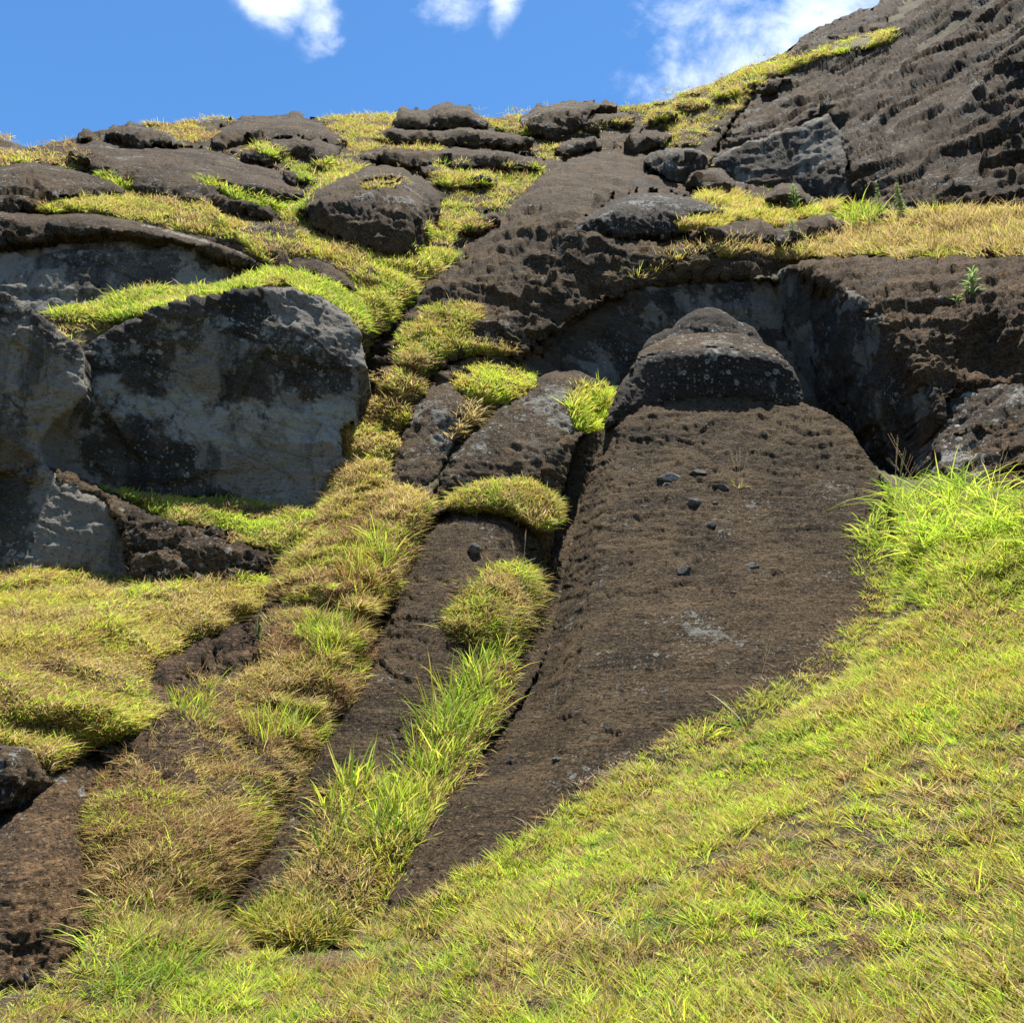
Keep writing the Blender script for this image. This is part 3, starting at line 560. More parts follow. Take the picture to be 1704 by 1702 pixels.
# --- right cavity and its walls
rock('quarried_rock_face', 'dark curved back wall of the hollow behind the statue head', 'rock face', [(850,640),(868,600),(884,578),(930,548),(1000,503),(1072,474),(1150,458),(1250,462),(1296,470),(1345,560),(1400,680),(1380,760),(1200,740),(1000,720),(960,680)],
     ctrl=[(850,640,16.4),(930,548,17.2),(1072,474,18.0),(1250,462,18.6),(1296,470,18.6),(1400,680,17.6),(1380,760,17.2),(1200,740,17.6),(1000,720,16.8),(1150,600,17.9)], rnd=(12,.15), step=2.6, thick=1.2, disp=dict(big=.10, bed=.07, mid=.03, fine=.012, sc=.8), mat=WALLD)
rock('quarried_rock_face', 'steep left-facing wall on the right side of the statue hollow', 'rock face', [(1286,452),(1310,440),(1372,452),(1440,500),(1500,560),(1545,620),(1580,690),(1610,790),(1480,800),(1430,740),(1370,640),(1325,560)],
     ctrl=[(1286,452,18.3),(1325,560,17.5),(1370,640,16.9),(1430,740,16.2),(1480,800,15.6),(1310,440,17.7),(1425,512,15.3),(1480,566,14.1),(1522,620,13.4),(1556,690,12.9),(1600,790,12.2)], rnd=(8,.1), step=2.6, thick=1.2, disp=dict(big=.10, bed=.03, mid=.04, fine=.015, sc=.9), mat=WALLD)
rock('rock_cliff', 'rugged earthy brown outcrop right of the statue hollow, below the straw-grass terrace', 'cliff', [(1300,444),(1345,434),(1420,424),(1500,430),(1600,428),(1704,424),(1900,420),(2400,400),(2400,850),(1704,830),(1600,800),(1575,720),(1552,665),(1520,615),(1478,566),(1425,512),(1372,468)],
     ctrl=[(1300,444,18.0),(1420,424,17.0),(1600,428,15.6),(1704,424,14.9),(2400,400,10.5),(2400,850,7.2),(1704,830,10.4),(1590,800,11.7),(1552,665,12.7),(1478,566,13.9),(1372,468,16.2),(1650,520,13.4),(1650,640,12.6),(1500,500,14.3),(1500,560,13.5),(1704,700,12.0),(1700,560,12.7),(1640,600,13.3)], rnd=(16,.35), step=2.6, thick=1.6, disp=dict(big=.22, bed=.05, mid=.09, fine=.06, sc=.9, ledge=(.22, 1.3)), mat=EARTH)
rock('rock_outcrop', 'lichen-blotched grey buttress at the right edge above the tall green grass', 'rock', [(1560,740),(1568,690),(1592,655),(1640,645),(1704,640),(1900,630),(1900,840),(1640,820),(1570,800)],
     ctrl=[(1560,740,12.35),(1592,655,12.85),(1704,640,12.25),(1900,630,10.2),(1900,840,9.2),(1640,820,10.9),(1570,800,11.5)], group='rocks beside the statue', rnd=(10,.12), smooth=1, jag=4, thick=1, disp=dict(big=.08, bed=.05, mid=.06, fine=.03), mat=rock_mat('blotched_tuff', dark=(.045,.036,.028), mid=(.10,.075,.052), warm=(.14,.10,.06), grey=(.16,.15,.13), greyamt=.3, lichen=.95, lsize=5, bump=.7))
# --- lumps between gully and statue
rock('bedrock_ridge', 'brown rock hump right of the row of grass tussocks, above the grassy saddle', 'rock', [(648,800),(656,740),(664,695),(705,630),(762,588),(832,578),(874,608),(884,640),(852,672),(790,706),(745,745),(722,805),(684,822)],
     ctrl=[(648,800,13.1),(660,700,14.3),(705,630,15.2),(832,578,16.2),(884,640,15.7),(790,706,14.2),(722,805,12.9),(684,822,12.8),(740,680,14.0)], rnd=(42,.6), thick=1.2, group='rock ridges round the statue', disp=dict(big=.07, bed=.04, mid=.04, fine=.025, blk=.025, crack=.03), mat=TUFF)
rock('bedrock_ridge', 'long lichen-flecked rock hump with a shaded lower face, left of the statue head', 'rock', [(716,850),(722,815),(744,768),(790,718),(852,660),(900,622),(960,614),(1004,640),(1010,668),(960,694),(952,722),(930,760),(916,812),(850,826),(780,822),(735,850)],
     ctrl=[(716,850,12.9),(735,800,13.0),(790,765,13.3),(900,760,13.65),(916,812,13.5),(850,826,13.3),(800,722,13.8),(852,660,14.9),(960,614,16.0),(1004,640,15.8),(950,700,14.6)], rnd=(26,.4), step=2.6, thick=1.2, group='rock ridges round the statue', disp=dict(big=.07, bed=.03, mid=.035, fine=.025, blk=.025, crack=.02), mat=TUFF_L)
rock('rock_outcrop', 'dark block wedged in the slot between the lichen-flecked hump and the statue arm', 'rock', [(868,872),(896,850),(908,790),(922,745),(950,722),(990,714),(1000,724),(970,760),(950,830),(940,900),(920,980),(890,980)], group='rocks beside the statue',
     ctrl=[(896,850,13.0),(922,745,13.6),(990,714,14.5),(950,830,13.5),(940,900,13.1),(900,980,12.6)], rnd=(8,.1), step=2.6, thick=.8, disp=dict(big=.05), mat=TUFF_M)
# --- gully rock under the turf
rock('bedrock_ridge', 'dark broken rock showing through dry turf along the left gully', 'rock', [(215,1170),(290,1095),(380,1060),(470,985),(540,950),(600,960),(640,1000),(600,1080),(540,1180),(480,1280),(420,1370),(360,1440),(250,1470),(180,1400),(160,1300)],
     p=1.2, push=.05, rnd=(40,.12), thick=.8, group='rock ridges round the statue', disp=dict(big=.14, bed=.08, mid=.1, fine=.03), mat=EARTH)
rock('rock_outcrop', 'rounded earthy boulder with ring lichens at the bottom left edge', 'rock', [(-260,1360),(0,1352),(60,1300),(112,1262),(165,1240),(212,1240),(190,1290),(150,1340),(140,1390),(158,1450),(176,1530),(110,1620),(20,1660),(-260,1700)],
     ctrl=[(-260,1360,6.6),(0,1352,6.5),(60,1300,6.9),(165,1240,7.8),(212,1240,7.9),(150,1340,6.9),(158,1450,6.3),(176,1530,6.0),(60,1620,5.3),(40,1440,5.55),(0,1500,5.3),(-260,1700,4.6)], group='rocks beside the left niche', rnd=(36,.35), step=3, thick=1, disp=dict(big=.05, bed=.03, mid=.04, fine=.02, sc=1.3, blk=.02, crack=.03), mat=SANDY)
rock('rock_outcrop', 'small dark overhanging rock at the left edge above the ring-lichened boulder', 'rock', [(-200,1235),(0,1238),(55,1246),(78,1290),(60,1304),(0,1345),(-200,1360)], p=3, push=.5, rnd=(16,.35), thick=.8, group='rocks beside the left niche', mat=TUFF)
# --- second carved figure: the long arm-like ridge
rock('bedrock_ridge', 'long narrow dark rock ridge lying parallel to the statue on its left side', 'rock', [(340,1540),(392,1450),(440,1370),(482,1290),(530,1210),(570,1150),(610,1060),(650,960),(692,880),(740,848),(800,840),(850,846),(884,868),(902,920),(915,960),(905,1010),(870,1090),(820,1180),(740,1310),(670,1430),(640,1520),(560,1590),(430,1590)],
     ctrl=[(340,1540,6.4),(440,1370,7.55),(530,1210,9.0),(610,1060,10.6),(692,880,12.4),(800,842,12.75),(884,868,12.85),(905,950,12.3),(870,1090,10.6),(740,1310,8.2),(640,1520,6.5),(430,1590,5.9),(620,1250,8.35),(720,1050,10.2),(790,900,11.85),(520,1420,6.95),(690,960,11.3)], rnd=(50,.75), step=2.4, thick=1.2, group='rock ridges round the statue', disp=dict(big=.05, bed=.03, mid=.035, fine=.026, crack=.02, blk=.03, ledge=(.03, 2.5)), mat=STAT)
# --- THE STATUE
statue = bpy.data.objects.new('stone_statue', None); C.objects.link(statue); statue.location = world(760, 1500, 6.6)
tag(statue, 'giant unfinished brown stone statue lying on its back up the slope', 'statue')
def grooves(px, py, Y):
    return Y
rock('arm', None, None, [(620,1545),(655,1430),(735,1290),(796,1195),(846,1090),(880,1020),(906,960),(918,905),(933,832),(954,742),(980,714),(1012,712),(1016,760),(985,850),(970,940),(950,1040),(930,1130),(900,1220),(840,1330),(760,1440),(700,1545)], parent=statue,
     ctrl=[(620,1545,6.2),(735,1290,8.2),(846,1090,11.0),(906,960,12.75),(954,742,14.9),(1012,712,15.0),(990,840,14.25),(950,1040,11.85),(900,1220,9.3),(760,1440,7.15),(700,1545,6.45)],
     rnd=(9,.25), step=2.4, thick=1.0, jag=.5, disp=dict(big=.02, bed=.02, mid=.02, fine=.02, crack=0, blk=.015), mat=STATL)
def flank(px, py, Y):
    # the torso's left side: a shaded shoulder that drops to the arm
    xs = np.interp(py, [700, 760, 850, 900, 1000, 1060, 1150, 1300, 1500], [1035, 1028, 1010, 998, 985, 975, 960, 935, 900])
    d = (px - xs + 46) / 46; t = np.clip(1 - d, 0, 1.5); amt = np.interp(py, [700, 800, 1000, 1150, 1260, 1330], [.6, .9, .95, .7, .3, 0])
    return Y + amt * t
rock('torso', None, None, [(632,1560),(672,1450),(742,1335),(806,1245),(866,1170),(905,1100),(925,1030),(940,960),(958,890),(980,800),(996,745),(1008,712),(1030,684),(1100,668),(1200,662),(1332,668),(1382,690),(1416,716),(1437,752),(1466,790),(1496,860),(1496,960),(1470,1060),(1400,1140),(1290,1200),(1130,1300),(1000,1390),(860,1480),(720,1580)], parent=statue,
     ctrl=[(632,1560,6.05),(742,1335,7.6),(866,1170,9.2),(925,1030,10.8),(980,800,13.5),(1008,712,14.4),(1100,668,14.42),(1332,668,14.55),(1437,752,13.6),(1496,860,12.2),(1470,1060,9.4),(1130,1300,7.0),(860,1480,6.0),(720,1580,5.7),(1200,900,11.5),(1100,1100,9.25),(1300,800,12.9),(1050,760,13.6),(1300,1000,10.3),(900,1330,7.35)],
     rnd=(12,.06), step=2.2, thick=1.2, extra=flank, jag=.5, disp=dict(big=.035, bed=.025, mid=.03, fine=.026, crack=0, blk=.025, ledge=(.035, 3.4)), mat=STAT)
rock('cheek', None, None, [(1066,588),(1076,566),(1100,551),(1132,545),(1230,535),(1250,540),(1266,560),(1272,580),(1230,574),(1120,574)], parent=statue,
     ctrl=[(1066,588,15.6),(1100,551,16.0),(1250,540,16.1),(1272,580,15.9),(1170,574,15.75)], rnd=(12,.25), step=2.0, thick=.8, disp=dict(big=.03, bed=.02, mid=.02, fine=.02, crack=0, blk=.02), mat=CHIN, jag=1)
rock('nose', None, None, [(1104,572),(1114,552),(1136,528),(1156,515),(1180,511),(1205,517),(1226,534),(1244,556),(1250,572),(1170,574)], parent=statue,
     ctrl=[(1104,572,15.5),(1140,523,15.75),(1180,511,15.9),(1222,534,15.75),(1250,572,15.5),(1170,574,15.3),(1178,540,15.45)], rnd=(16,.35), step=2.0, thick=.8, disp=dict(big=.03, bed=.02, mid=.03, fine=.02, crack=0, blk=.02), mat=CHIN, jag=.6)
rock('face', None, None, [(1046,628),(1052,606),(1072,578),(1106,564),(1122,556),(1220,554),(1258,564),(1284,580),(1312,600),(1280,592),(1200,583),(1120,590),(1066,606)], parent=statue,
     ctrl=[(1046,628,14.6),(1066,608,14.5),(1120,592,14.45),(1200,585,14.4),(1284,594,14.6),(1312,600,14.8),(1258,564,15.5),(1220,554,15.5),(1122,556,15.5),(1072,578,15.2)],
     rnd=(8,.08), step=2.0, thick=1.0, disp=dict(big=.04, bed=.03, mid=.03, fine=.02, crack=0, blk=.02), mat=TUFF, jag=1)
rock('chin', None, None, [(1006,716),(1012,690),(1026,648),(1050,618),(1058,598),(1120,582),(1200,577),(1284,588),(1316,604),(1333,640),(1338,676),(1262,669),(1180,666),(1100,672),(1034,690)], parent=statue,
     ctrl=[(1006,716,14.3),(1026,648,14.5),(1058,598,14.75),(1120,590,14.35),(1200,584,14.3),(1284,592,14.5),(1333,640,14.7),(1338,676,14.6),(1200,668,14.35),(1100,672,14.4)],
     rnd=(16,.35), step=2.0, thick=1.6, disp=dict(big=.05, bed=.03, mid=.03, fine=.02, crack=0, blk=.02), mat=CHIN, jag=1)

# ================================================================== turf and grass
FINE = [(LIME, 1.6), (STRAW, 2.3), (GOLD, 1.8), (RUST, 1.4)]
SUMM = [(GOLD, 1.8), (STRAW, 2.3), (LIME, .9), (RUST, 1.2), (GREEN, .4)]
FRESH = [(GREEN, 2.2), (LIME, 1.4), (GOLD, .5)]
DRYM = [(STRAW, 2.2), (RUST, 3.4), (LIME, .5), (GOLD, .6)]
far = dict(spread=.7, up=.75, rad=.16, droop=.5)
def fg(n, l0=.09, l1=.22, w=.016, mix=None, **k): return [bspec(int(n * 2.2), 9, l0, l1, w, mix or SUMM, **{**far, **k})]
turf('grass', 'dry grass along the left tip of the skyline', 'grass', [(-300,262),(0,226),(30,234),(60,246),(90,235),(118,240),(150,262),(130,275),(60,268),(0,276),(-300,300)], fg(900, mix=DRYM, bare=(.55, -.12)), base=False)
turf('grass', 'grass between the rough outcrop and the low dome on the skyline', 'grass', [(232,212),(290,206),(345,196),(392,196),(372,212),(345,236),(300,240),(290,222)], fg(500, mix=DRYM, bare=(.55, -.12)), base=False)
turf('grass', 'grass crest and chute between the low skyline dome and the square-topped block', 'grass', [(528,198),(600,192),(656,191),(654,214),(615,222),(640,236),(720,240),(750,246),(700,250),(640,246),(590,256),(600,280),(590,290),(556,300),(535,310),(560,278),(580,240),(552,216)], fg(1500, bare=(.55, -.3)), base=False)
turf('grass', 'grass tongue on the skyline between the block and the dark rounded outcrop', 'grass', [(800,196),(862,190),(868,212),(890,226),(840,220),(812,208)], fg(300, bare=(.55, -.12)), base=False)
turf('grass', 'sloping grass on the shoulder right of the skyline, below the white cloud', 'grass', [(1022,182),(1060,176),(1100,172),(1132,156),(1182,142),(1226,118),(1262,150),(1230,180),(1196,206),(1186,238),(1150,246),(1100,246),(1120,226),(1096,210),(1056,206),(1030,214),(990,226),(940,232),(905,262),(930,268),(902,268),(895,250),(950,222),(985,212),(1050,202)], fg(2400, bare=(.55, -.12)), base=False)
turf('grass', 'narrow grass strip high on the right cliff under its dark brow', 'grass', [(1222,124),(1300,95),(1380,72),(1440,58),(1500,49),(1498,66),(1440,84),(1370,100),(1330,116),(1290,130),(1240,150),(1220,168),(1200,150)], fg(1100, mix=[(LIME, 2), (GOLD, 1.4), (STRAW, 1.4), (RUST, .6)], bare=(.7, -.28)), bulge=.6, rnd=(12, .3))
turf('grass', 'grass seam between the left slabs and the big round boulder', 'grass', [(540,300),(590,292),(560,300),(520,322),(508,348),(520,372),(545,392),(500,376),(470,362),(475,335),(498,332),(510,312),(480,262),(440,238),(400,236),(430,252),(470,270),(520,282),(550,268),(575,262),(600,280)], fg(1000, mix=FRESH + [(STRAW, 1)], bare=(.55, -.35)), base=False)
turf('grass', 'curved green grass fringe across the large smooth slab', 'grass', [(328,300),(345,296),(400,320),(455,328),(476,340),(470,352),(420,346),(370,322)], fg(300, mix=FRESH), bulge=.12, rnd=(8, .1))
turf('grass', 'small grass patch on top of the big round boulder', 'grass', [(600,308),(640,296),(670,296),(678,306),(640,318),(610,318)], fg(120, mix=SUMM), bulge=.06, rnd=(8, .06))
turf('grass', 'small bright grass strip beside the pale-crusted hump', 'grass', [(165,286),(190,290),(222,308),(216,318),(190,306)], fg(110, mix=FRESH), bulge=.06, rnd=(6, .06))
turf('grass', 'band of grass in the gully right of the big round boulder', 'grass', [(690,262),(760,270),(790,282),(840,296),(842,274),(880,280),(905,262),(900,290),(870,322),(832,345),(810,368),(800,392),(745,404),(702,405),(706,386),(732,358),(738,332),(760,330),(715,296),(700,280)], fg(1500, mix=SUMM + [(GREEN, 1.2)], bare=(.55, -.12)), base=False)
turf('grass', 'broad gold and green grass bank above the two left quarry walls', 'grass', [(46,350),(100,332),(160,320),(225,320),(300,334),(380,350),(440,370),(480,366),(545,392),(600,412),(660,428),(715,412),(755,420),(745,440),(700,470),(660,510),(628,540),(604,548),(598,520),(590,490),(600,478),(560,440),(520,424),(480,432),(440,446),(425,428),(380,405),(300,382),(230,366),(205,362),(150,350)], fg(5200, .07, .18, .013), bulge=.2, lumps=(1.1, .14), rnd=(26, .25))
turf('grass', 'bright green grass in the crook at the right end of the left bank', 'grass', [(610,440),(660,430),(712,414),(758,422),(748,440),(700,470),(662,512),(630,542),(604,548),(592,515),(560,492),(500,480),(560,484),(598,490)], fg(1500, .09, .2, .013, FRESH), base=False)
turf('grass', 'lush green grass ledge between the upper and lower left walls', 'grass', [(78,518),(120,506),(180,504),(205,488),(260,478),(330,484),(390,472),(440,452),(480,452),(540,466),(600,500),(608,540),(590,548),(560,506),(490,478),(440,478),(385,486),(320,500),(262,520),(200,530),(150,528),(110,530)], fg(2000, .08, .2, .012, FRESH + [(STRAW, .5)]), bulge=.16, rnd=(12, .16))
turf('grass', 'golden grass below the cut block on the right of the hill', 'grass', [(1120,384),(1135,364),(1190,352),(1240,352),(1160,334),(1180,320),(1250,320),(1300,346),(1352,345),(1378,335),(1402,345),(1380,352),(1330,362),(1290,384),(1272,356),(1215,366),(1175,386)], fg(1500, .1, .26, .016, [(GOLD, 2.5), (STRAW, 2), (LIME, .8)]))
turf('grass', 'straw grass terrace above the rugged outcrop on the right', 'grass', [(1044,470),(1060,452),(1110,424),(1170,404),(1240,402),(1290,410),(1340,398),(1400,380),(1440,368),(1480,356),(1560,350),(1704,350),(2300,350),(2300,432),(1704,428),(1600,434),(1500,428),(1420,422),(1340,428),(1300,434),(1240,426),(1150,434),(1090,460)], [bspec(7500, 9, .12, .34, .014, [(STRAW, 4.2), (GOLD, 1.2), (RUST, .6), (LIME, .4)], **far), bspec(2200, 6, .22, .5, .010, [(STRAW, 3), (RUST, .5)], poly=[(1380,392),(1440,372),(1500,362),(1704,362),(2300,370),(2300,420),(1704,422),(1500,424),(1400,420)], spread=.35, up=.95, rad=.15, droop=.25)], bulge=.14)
turf('grass', 'bright green plant patch at the foot of the cliff by the terrace', 'grass', [(1404,362),(1425,350),(1450,354),(1468,370),(1440,378),(1410,374)], fg(200, .2, .45, .02, FRESH), base=False)
# gully tussocks: one thing each
TS = 'round grass tussocks down the gully'
def tuss(label, c, r, ry=None, mix=None, n=None, L=(.07, .16)):
    ry = (ry or r * .8) * 1.45; r *= 1.42; x, y = c
    poly = [(x + r * math.cos(a) * random.uniform(.88, 1.1), y + ry * math.sin(a) * random.uniform(.88, 1.1)) for a in np.linspace(0, 6.28, 11)[:-1]]
    turf('grass_tussock', label, 'grass tussock', poly, [bspec(n or int(r * ry * .22 + 90), 12, L[0], L[1], .011, mix or DRYM, spread=.8, up=.8, rad=.07, droop=.5)], bulge=.34, lumps=(3., .04), rnd=(r * .75, .35), kind='thing', group=TS, step=3)
turf('grass', 'long grass cushion beside the top of the row of tussocks', 'grass', [(652,600),(672,560),(700,520),(740,505),(795,508),(800,530),(770,556),(800,566),(862,572),(870,590),(800,585),(745,595),(705,628),(680,625)], [bspec(2600, 10, .06, .16, .010, SUMM + [(GREEN, 1)], spread=.8, up=.82, rad=.08, droop=.5)], bulge=.16, lumps=(2.2, .1))
tuss('small straw-coloured tussock, topmost of the gully row', (690,600), 28, mix=SUMM)
tuss('brown and green tussock second from the top of the gully row', (664,642), 32)
tuss('reddish tussock in the middle of the gully row', (642,690), 32)
tuss('neat domed olive tussock just above the long dry gully cushion', (613,740), 40, 30, mix=SUMM)
tuss('yellow-green tussock sitting on the rock hump left of the statue head', (823,640), 52, 26, mix=[(GOLD, 2), (LIME, 2)])
turf('grass', 'pale dry grass tongue trailing down the rock hump under the yellow-green tussock', 'grass', [(790,655),(815,660),(800,690),(765,735),(748,745),(770,700)], [bspec(200, 8, .1, .22, .011, [(STRAW, 3)], **far)], base=False)
turf('grass', 'bright lime grass in the notch left of the chin of the statue', 'grass', [(952,715),(950,660),(960,646),(1016,645),(1012,690),(1000,712),(975,720)], [bspec(500, 9, .14, .34, .014, LIME and [(LIME, 3), (GOLD, .6)], spread=.6, up=.8, rad=.08, droop=.4)], bulge=.1, rnd=(10,.1))
# left niche bench
turf('grass', 'turf bench with rusty tufts along the foot of the big left niche', 'grass', [(150,812),(210,818),(300,832),(380,830),(440,842),(525,848),(532,870),(510,905),(470,925),(430,915),(380,890),(310,880),(262,858),(200,828)], [bspec(3600, 10, .06, .15, .009, [(GREEN, 1), (LIME, 1.6), (RUST, 1.6), (STRAW, .8)], spread=.8, up=.82, rad=.07, droop=.5)], bulge=.28, lumps=(1.5, .16), rnd=(18, .25))
turf('grass', 'small olive turf hump on the dark ledge below the niche bench', 'grass', [(335,895),(350,882),(390,882),(425,898),(430,915),(395,915),(355,908)], [bspec(400, 10, .06, .14, .009, SUMM, spread=.8, up=.82, rad=.07, droop=.5)], bulge=.2, rnd=(14, .2))
# gully cushions
turf('grass', 'long dry grass cushion running down the upper gully', 'grass', [(528,860),(534,820),(560,775),(600,758),(646,765),(650,808),(714,822),(722,845),(700,890),(690,930),(650,1000),(610,1040),(560,1010),(500,1010),(440,1000),(470,930),(500,900)], [bspec(500, 3, .2, .4, .004, [(STRAW, 2), (RUST, 2)], spread=.5, up=.9, rad=.06, droop=.5), bspec(9000, 11, .05, .17, .008, [(STRAW, 2), (LIME, .9), (RUST, 2.6), (GOLD, .7)], spread=.8, up=.82, rad=.07, droop=.5)], bulge=.30, lumps=(2.2, .13), rnd=(34, .3))
turf('grass', 'gold and green turf meadow below the left quarry walls', 'grass', [(-420,960),(0,946),(60,942),(130,945),(190,960),(260,968),(330,958),(400,950),(446,955),(470,985),(420,1030),(370,1060),(290,1095),(240,1120),(270,1160),(300,1180),(250,1230),(165,1242),(110,1265),(70,1290),(50,1245),(0,1238),(-420,1240)], [bspec(500, 3, .15, .3, .004, [(STRAW, 2), (RUST, 2)], spread=.5, up=.9, rad=.06, droop=.5), bspec(18000, 14, .045, .14, .007, FINE, spread=.9, up=.82, rad=.06, droop=.5, sc=.8)], bulge=.25, lumps=(.9, .30), rnd=(40, .35))
turf('grass', 'rusty turf mat over the gully rock beside the long narrow ridge', 'grass', [(285,1150),(330,1115),(372,1135),(420,1110),(405,1060),(440,1025),(480,1005),(560,1020),(628,1050),(606,1120),(566,1190),(520,1260),(492,1300),(462,1350),(427,1405),(372,1470),(300,1505),(230,1512),(178,1470),(150,1370),(165,1300),(215,1250),(270,1210)], [bspec(600, 3, .18, .36, .003, [(STRAW, 2), (RUST, 2)], spread=.5, up=.9, rad=.06, droop=.5), bspec(13000, 11, .04, .15, .006, DRYM, bare=(1.4, -.7), spread=.9, up=.82, rad=.07, droop=.5)], bulge=.10, lumps=(2.2, .13), rnd=(30, .08))
turf('grass', 'turf strip across the top of the long narrow ridge', 'grass', [(740,850),(760,822),(800,806),(850,798),(905,806),(930,830),(926,868),(900,884),(878,862),(830,846),(780,846)], [bspec(1300, 11, .08, .2, .009, SUMM + [(GREEN, .8)], spread=.8, up=.7, rad=.07, droop=.45)], bulge=.06, rnd=(12, .12), ctrl=[(740,850,12.5),(926,868,12.7),(760,822,12.9),(850,798,13.25),(905,806,13.35)])
turf('grass', 'round cushion of grass half way down the trench between ridge and statue', 'grass', [(738,1050),(745,1010),(790,975),(830,945),(890,940),(905,965),(895,1010),(868,1060),(840,1095),(790,1085)], [bspec(1900, 12, .09, .24, .008, SUMM + [(GREEN, 1)], spread=.9, up=.65, rad=.08, droop=.45)], bulge=.18, rnd=(40, .2), plumes=14, plen=.55)
# tall grass clumps in the trench and gully
TALL = dict(mess=.18, spread=.30, up=.95, rad=.10, droop=.40, sc=.8)
LUSH = [(LIME, 2.6), (GREEN, 1.6), (GOLD, .7)]
turf('tall_grass', 'tall bright green reed-like grass filling the trench between ridge and statue', 'tall grass', [(845,1085),(838,1150),(815,1195),(770,1270),(735,1325),(690,1400),(665,1440),(620,1440),(610,1400),(650,1330),(680,1290),(705,1240),(725,1190),(770,1130),(805,1100)], [bspec(230, 9, .20, .44, .013, LUSH, **TALL), bspec(1300, 10, .09, .24, .008, [(STRAW, 1.5), (RUST, 1), (LIME, 1)], **far)], bulge=.1, rnd=(20, .1), plumes=8, plen=.7)
turf('tall_grass', 'loose mixed grass in the lower trench between ridge foot and statue foot', 'tall grass', [(680,1400),(668,1425),(660,1470),(630,1530),(560,1570),(470,1580),(400,1560),(430,1510),(510,1440),(560,1360),(620,1290),(650,1300)], [bspec(2600, 10, .08, .22, .007, SUMM + [(GREEN, 1.2)], spread=.6, up=.85, rad=.09, droop=.4)], base=False)
turf('tall_grass', 'single leafy green stems rising left of the bright trench grass', 'tall grass', [(520,1420),(545,1330),(620,1270),(600,1330),(560,1420)], [bspec(22, 5, .25, .5, .013, LUSH, **TALL), bspec(200, 9, .08, .22, .009, SUMM, **far)], base=False)
TG = 'tall grass clumps in the left gully'
turf('tall_grass', 'tall orange and green grass clump near the top of the left gully', 'tall grass', [(570,960),(572,930),(600,905),(640,905),(655,940),(640,985),(600,1000)], [bspec(50, 9, .28, .55, .010, [(LIME, 2), (GOLD, 1), ([(.5,.24,.08)], .7)], **TALL)], base=False, kind='thing', group=TG)
turf('tall_grass', 'green grass clump below the orange and green one in the gully', 'tall grass', [(495,1080),(500,1040),(540,1020),(600,1040),(590,1080),(540,1100)], [bspec(60, 9, .22, .45, .010, LUSH + [(RUST, .6)], **TALL)], base=False, kind='thing', group=TG)
turf('tall_grass', 'green grass clump at the lower right edge of the turf meadow', 'tall grass', [(280,1205),(295,1160),(340,1140),(350,1180),(330,1215)], [bspec(45, 9, .18, .4, .009, LUSH, **TALL)], base=False, kind='thing', group=TG)
turf('tall_grass', 'yellowing grass clump beside the middle of the narrow ridge', 'tall grass', [(425,1235),(440,1190),(500,1180),(505,1220),(470,1250)], [bspec(45, 9, .18, .4, .009, [(GOLD, 1), (LIME, 1), (GREEN, .7)], **TALL)], base=False, kind='thing', group=TG)
turf('tall_grass', 'dark green long-bladed grass clump in the bottom left corner', 'tall grass', [(150,1630),(165,1570),(210,1540),(300,1560),(340,1600),(280,1650),(200,1660)], [bspec(70, 9, .16, .36, .006, [(GREEN, 3), (LIME, 1)], spread=.45, up=.9, rad=.08, droop=.5)], base=False, kind='thing', group='long grass in front')
turf('tall_grass', 'tall bright green grass hedge at the right shoulder of the statue', 'tall grass', [(1440,880),(1450,830),(1500,806),(1580,800),(1640,812),(1704,815),(2200,830),(2200,900),(1704,900),(1600,910),(1520,920),(1450,930)], [bspec(330, 10, .26, .56, .012, [(LIME, 3), (GREEN, 1)], spread=.5, up=.9, rad=.12, droop=.6), bspec(3000, 10, .08, .2, .006, [(LIME, 3), (GREEN, 1)], spread=.8, up=.8, rad=.07, droop=.4, poly=[(1420,960),(1440,850),(1500,815),(1704,815),(2200,830),(2200,1000),(1704,1020),(1500,1010)])], base=False, plumes=12, plen=.8)
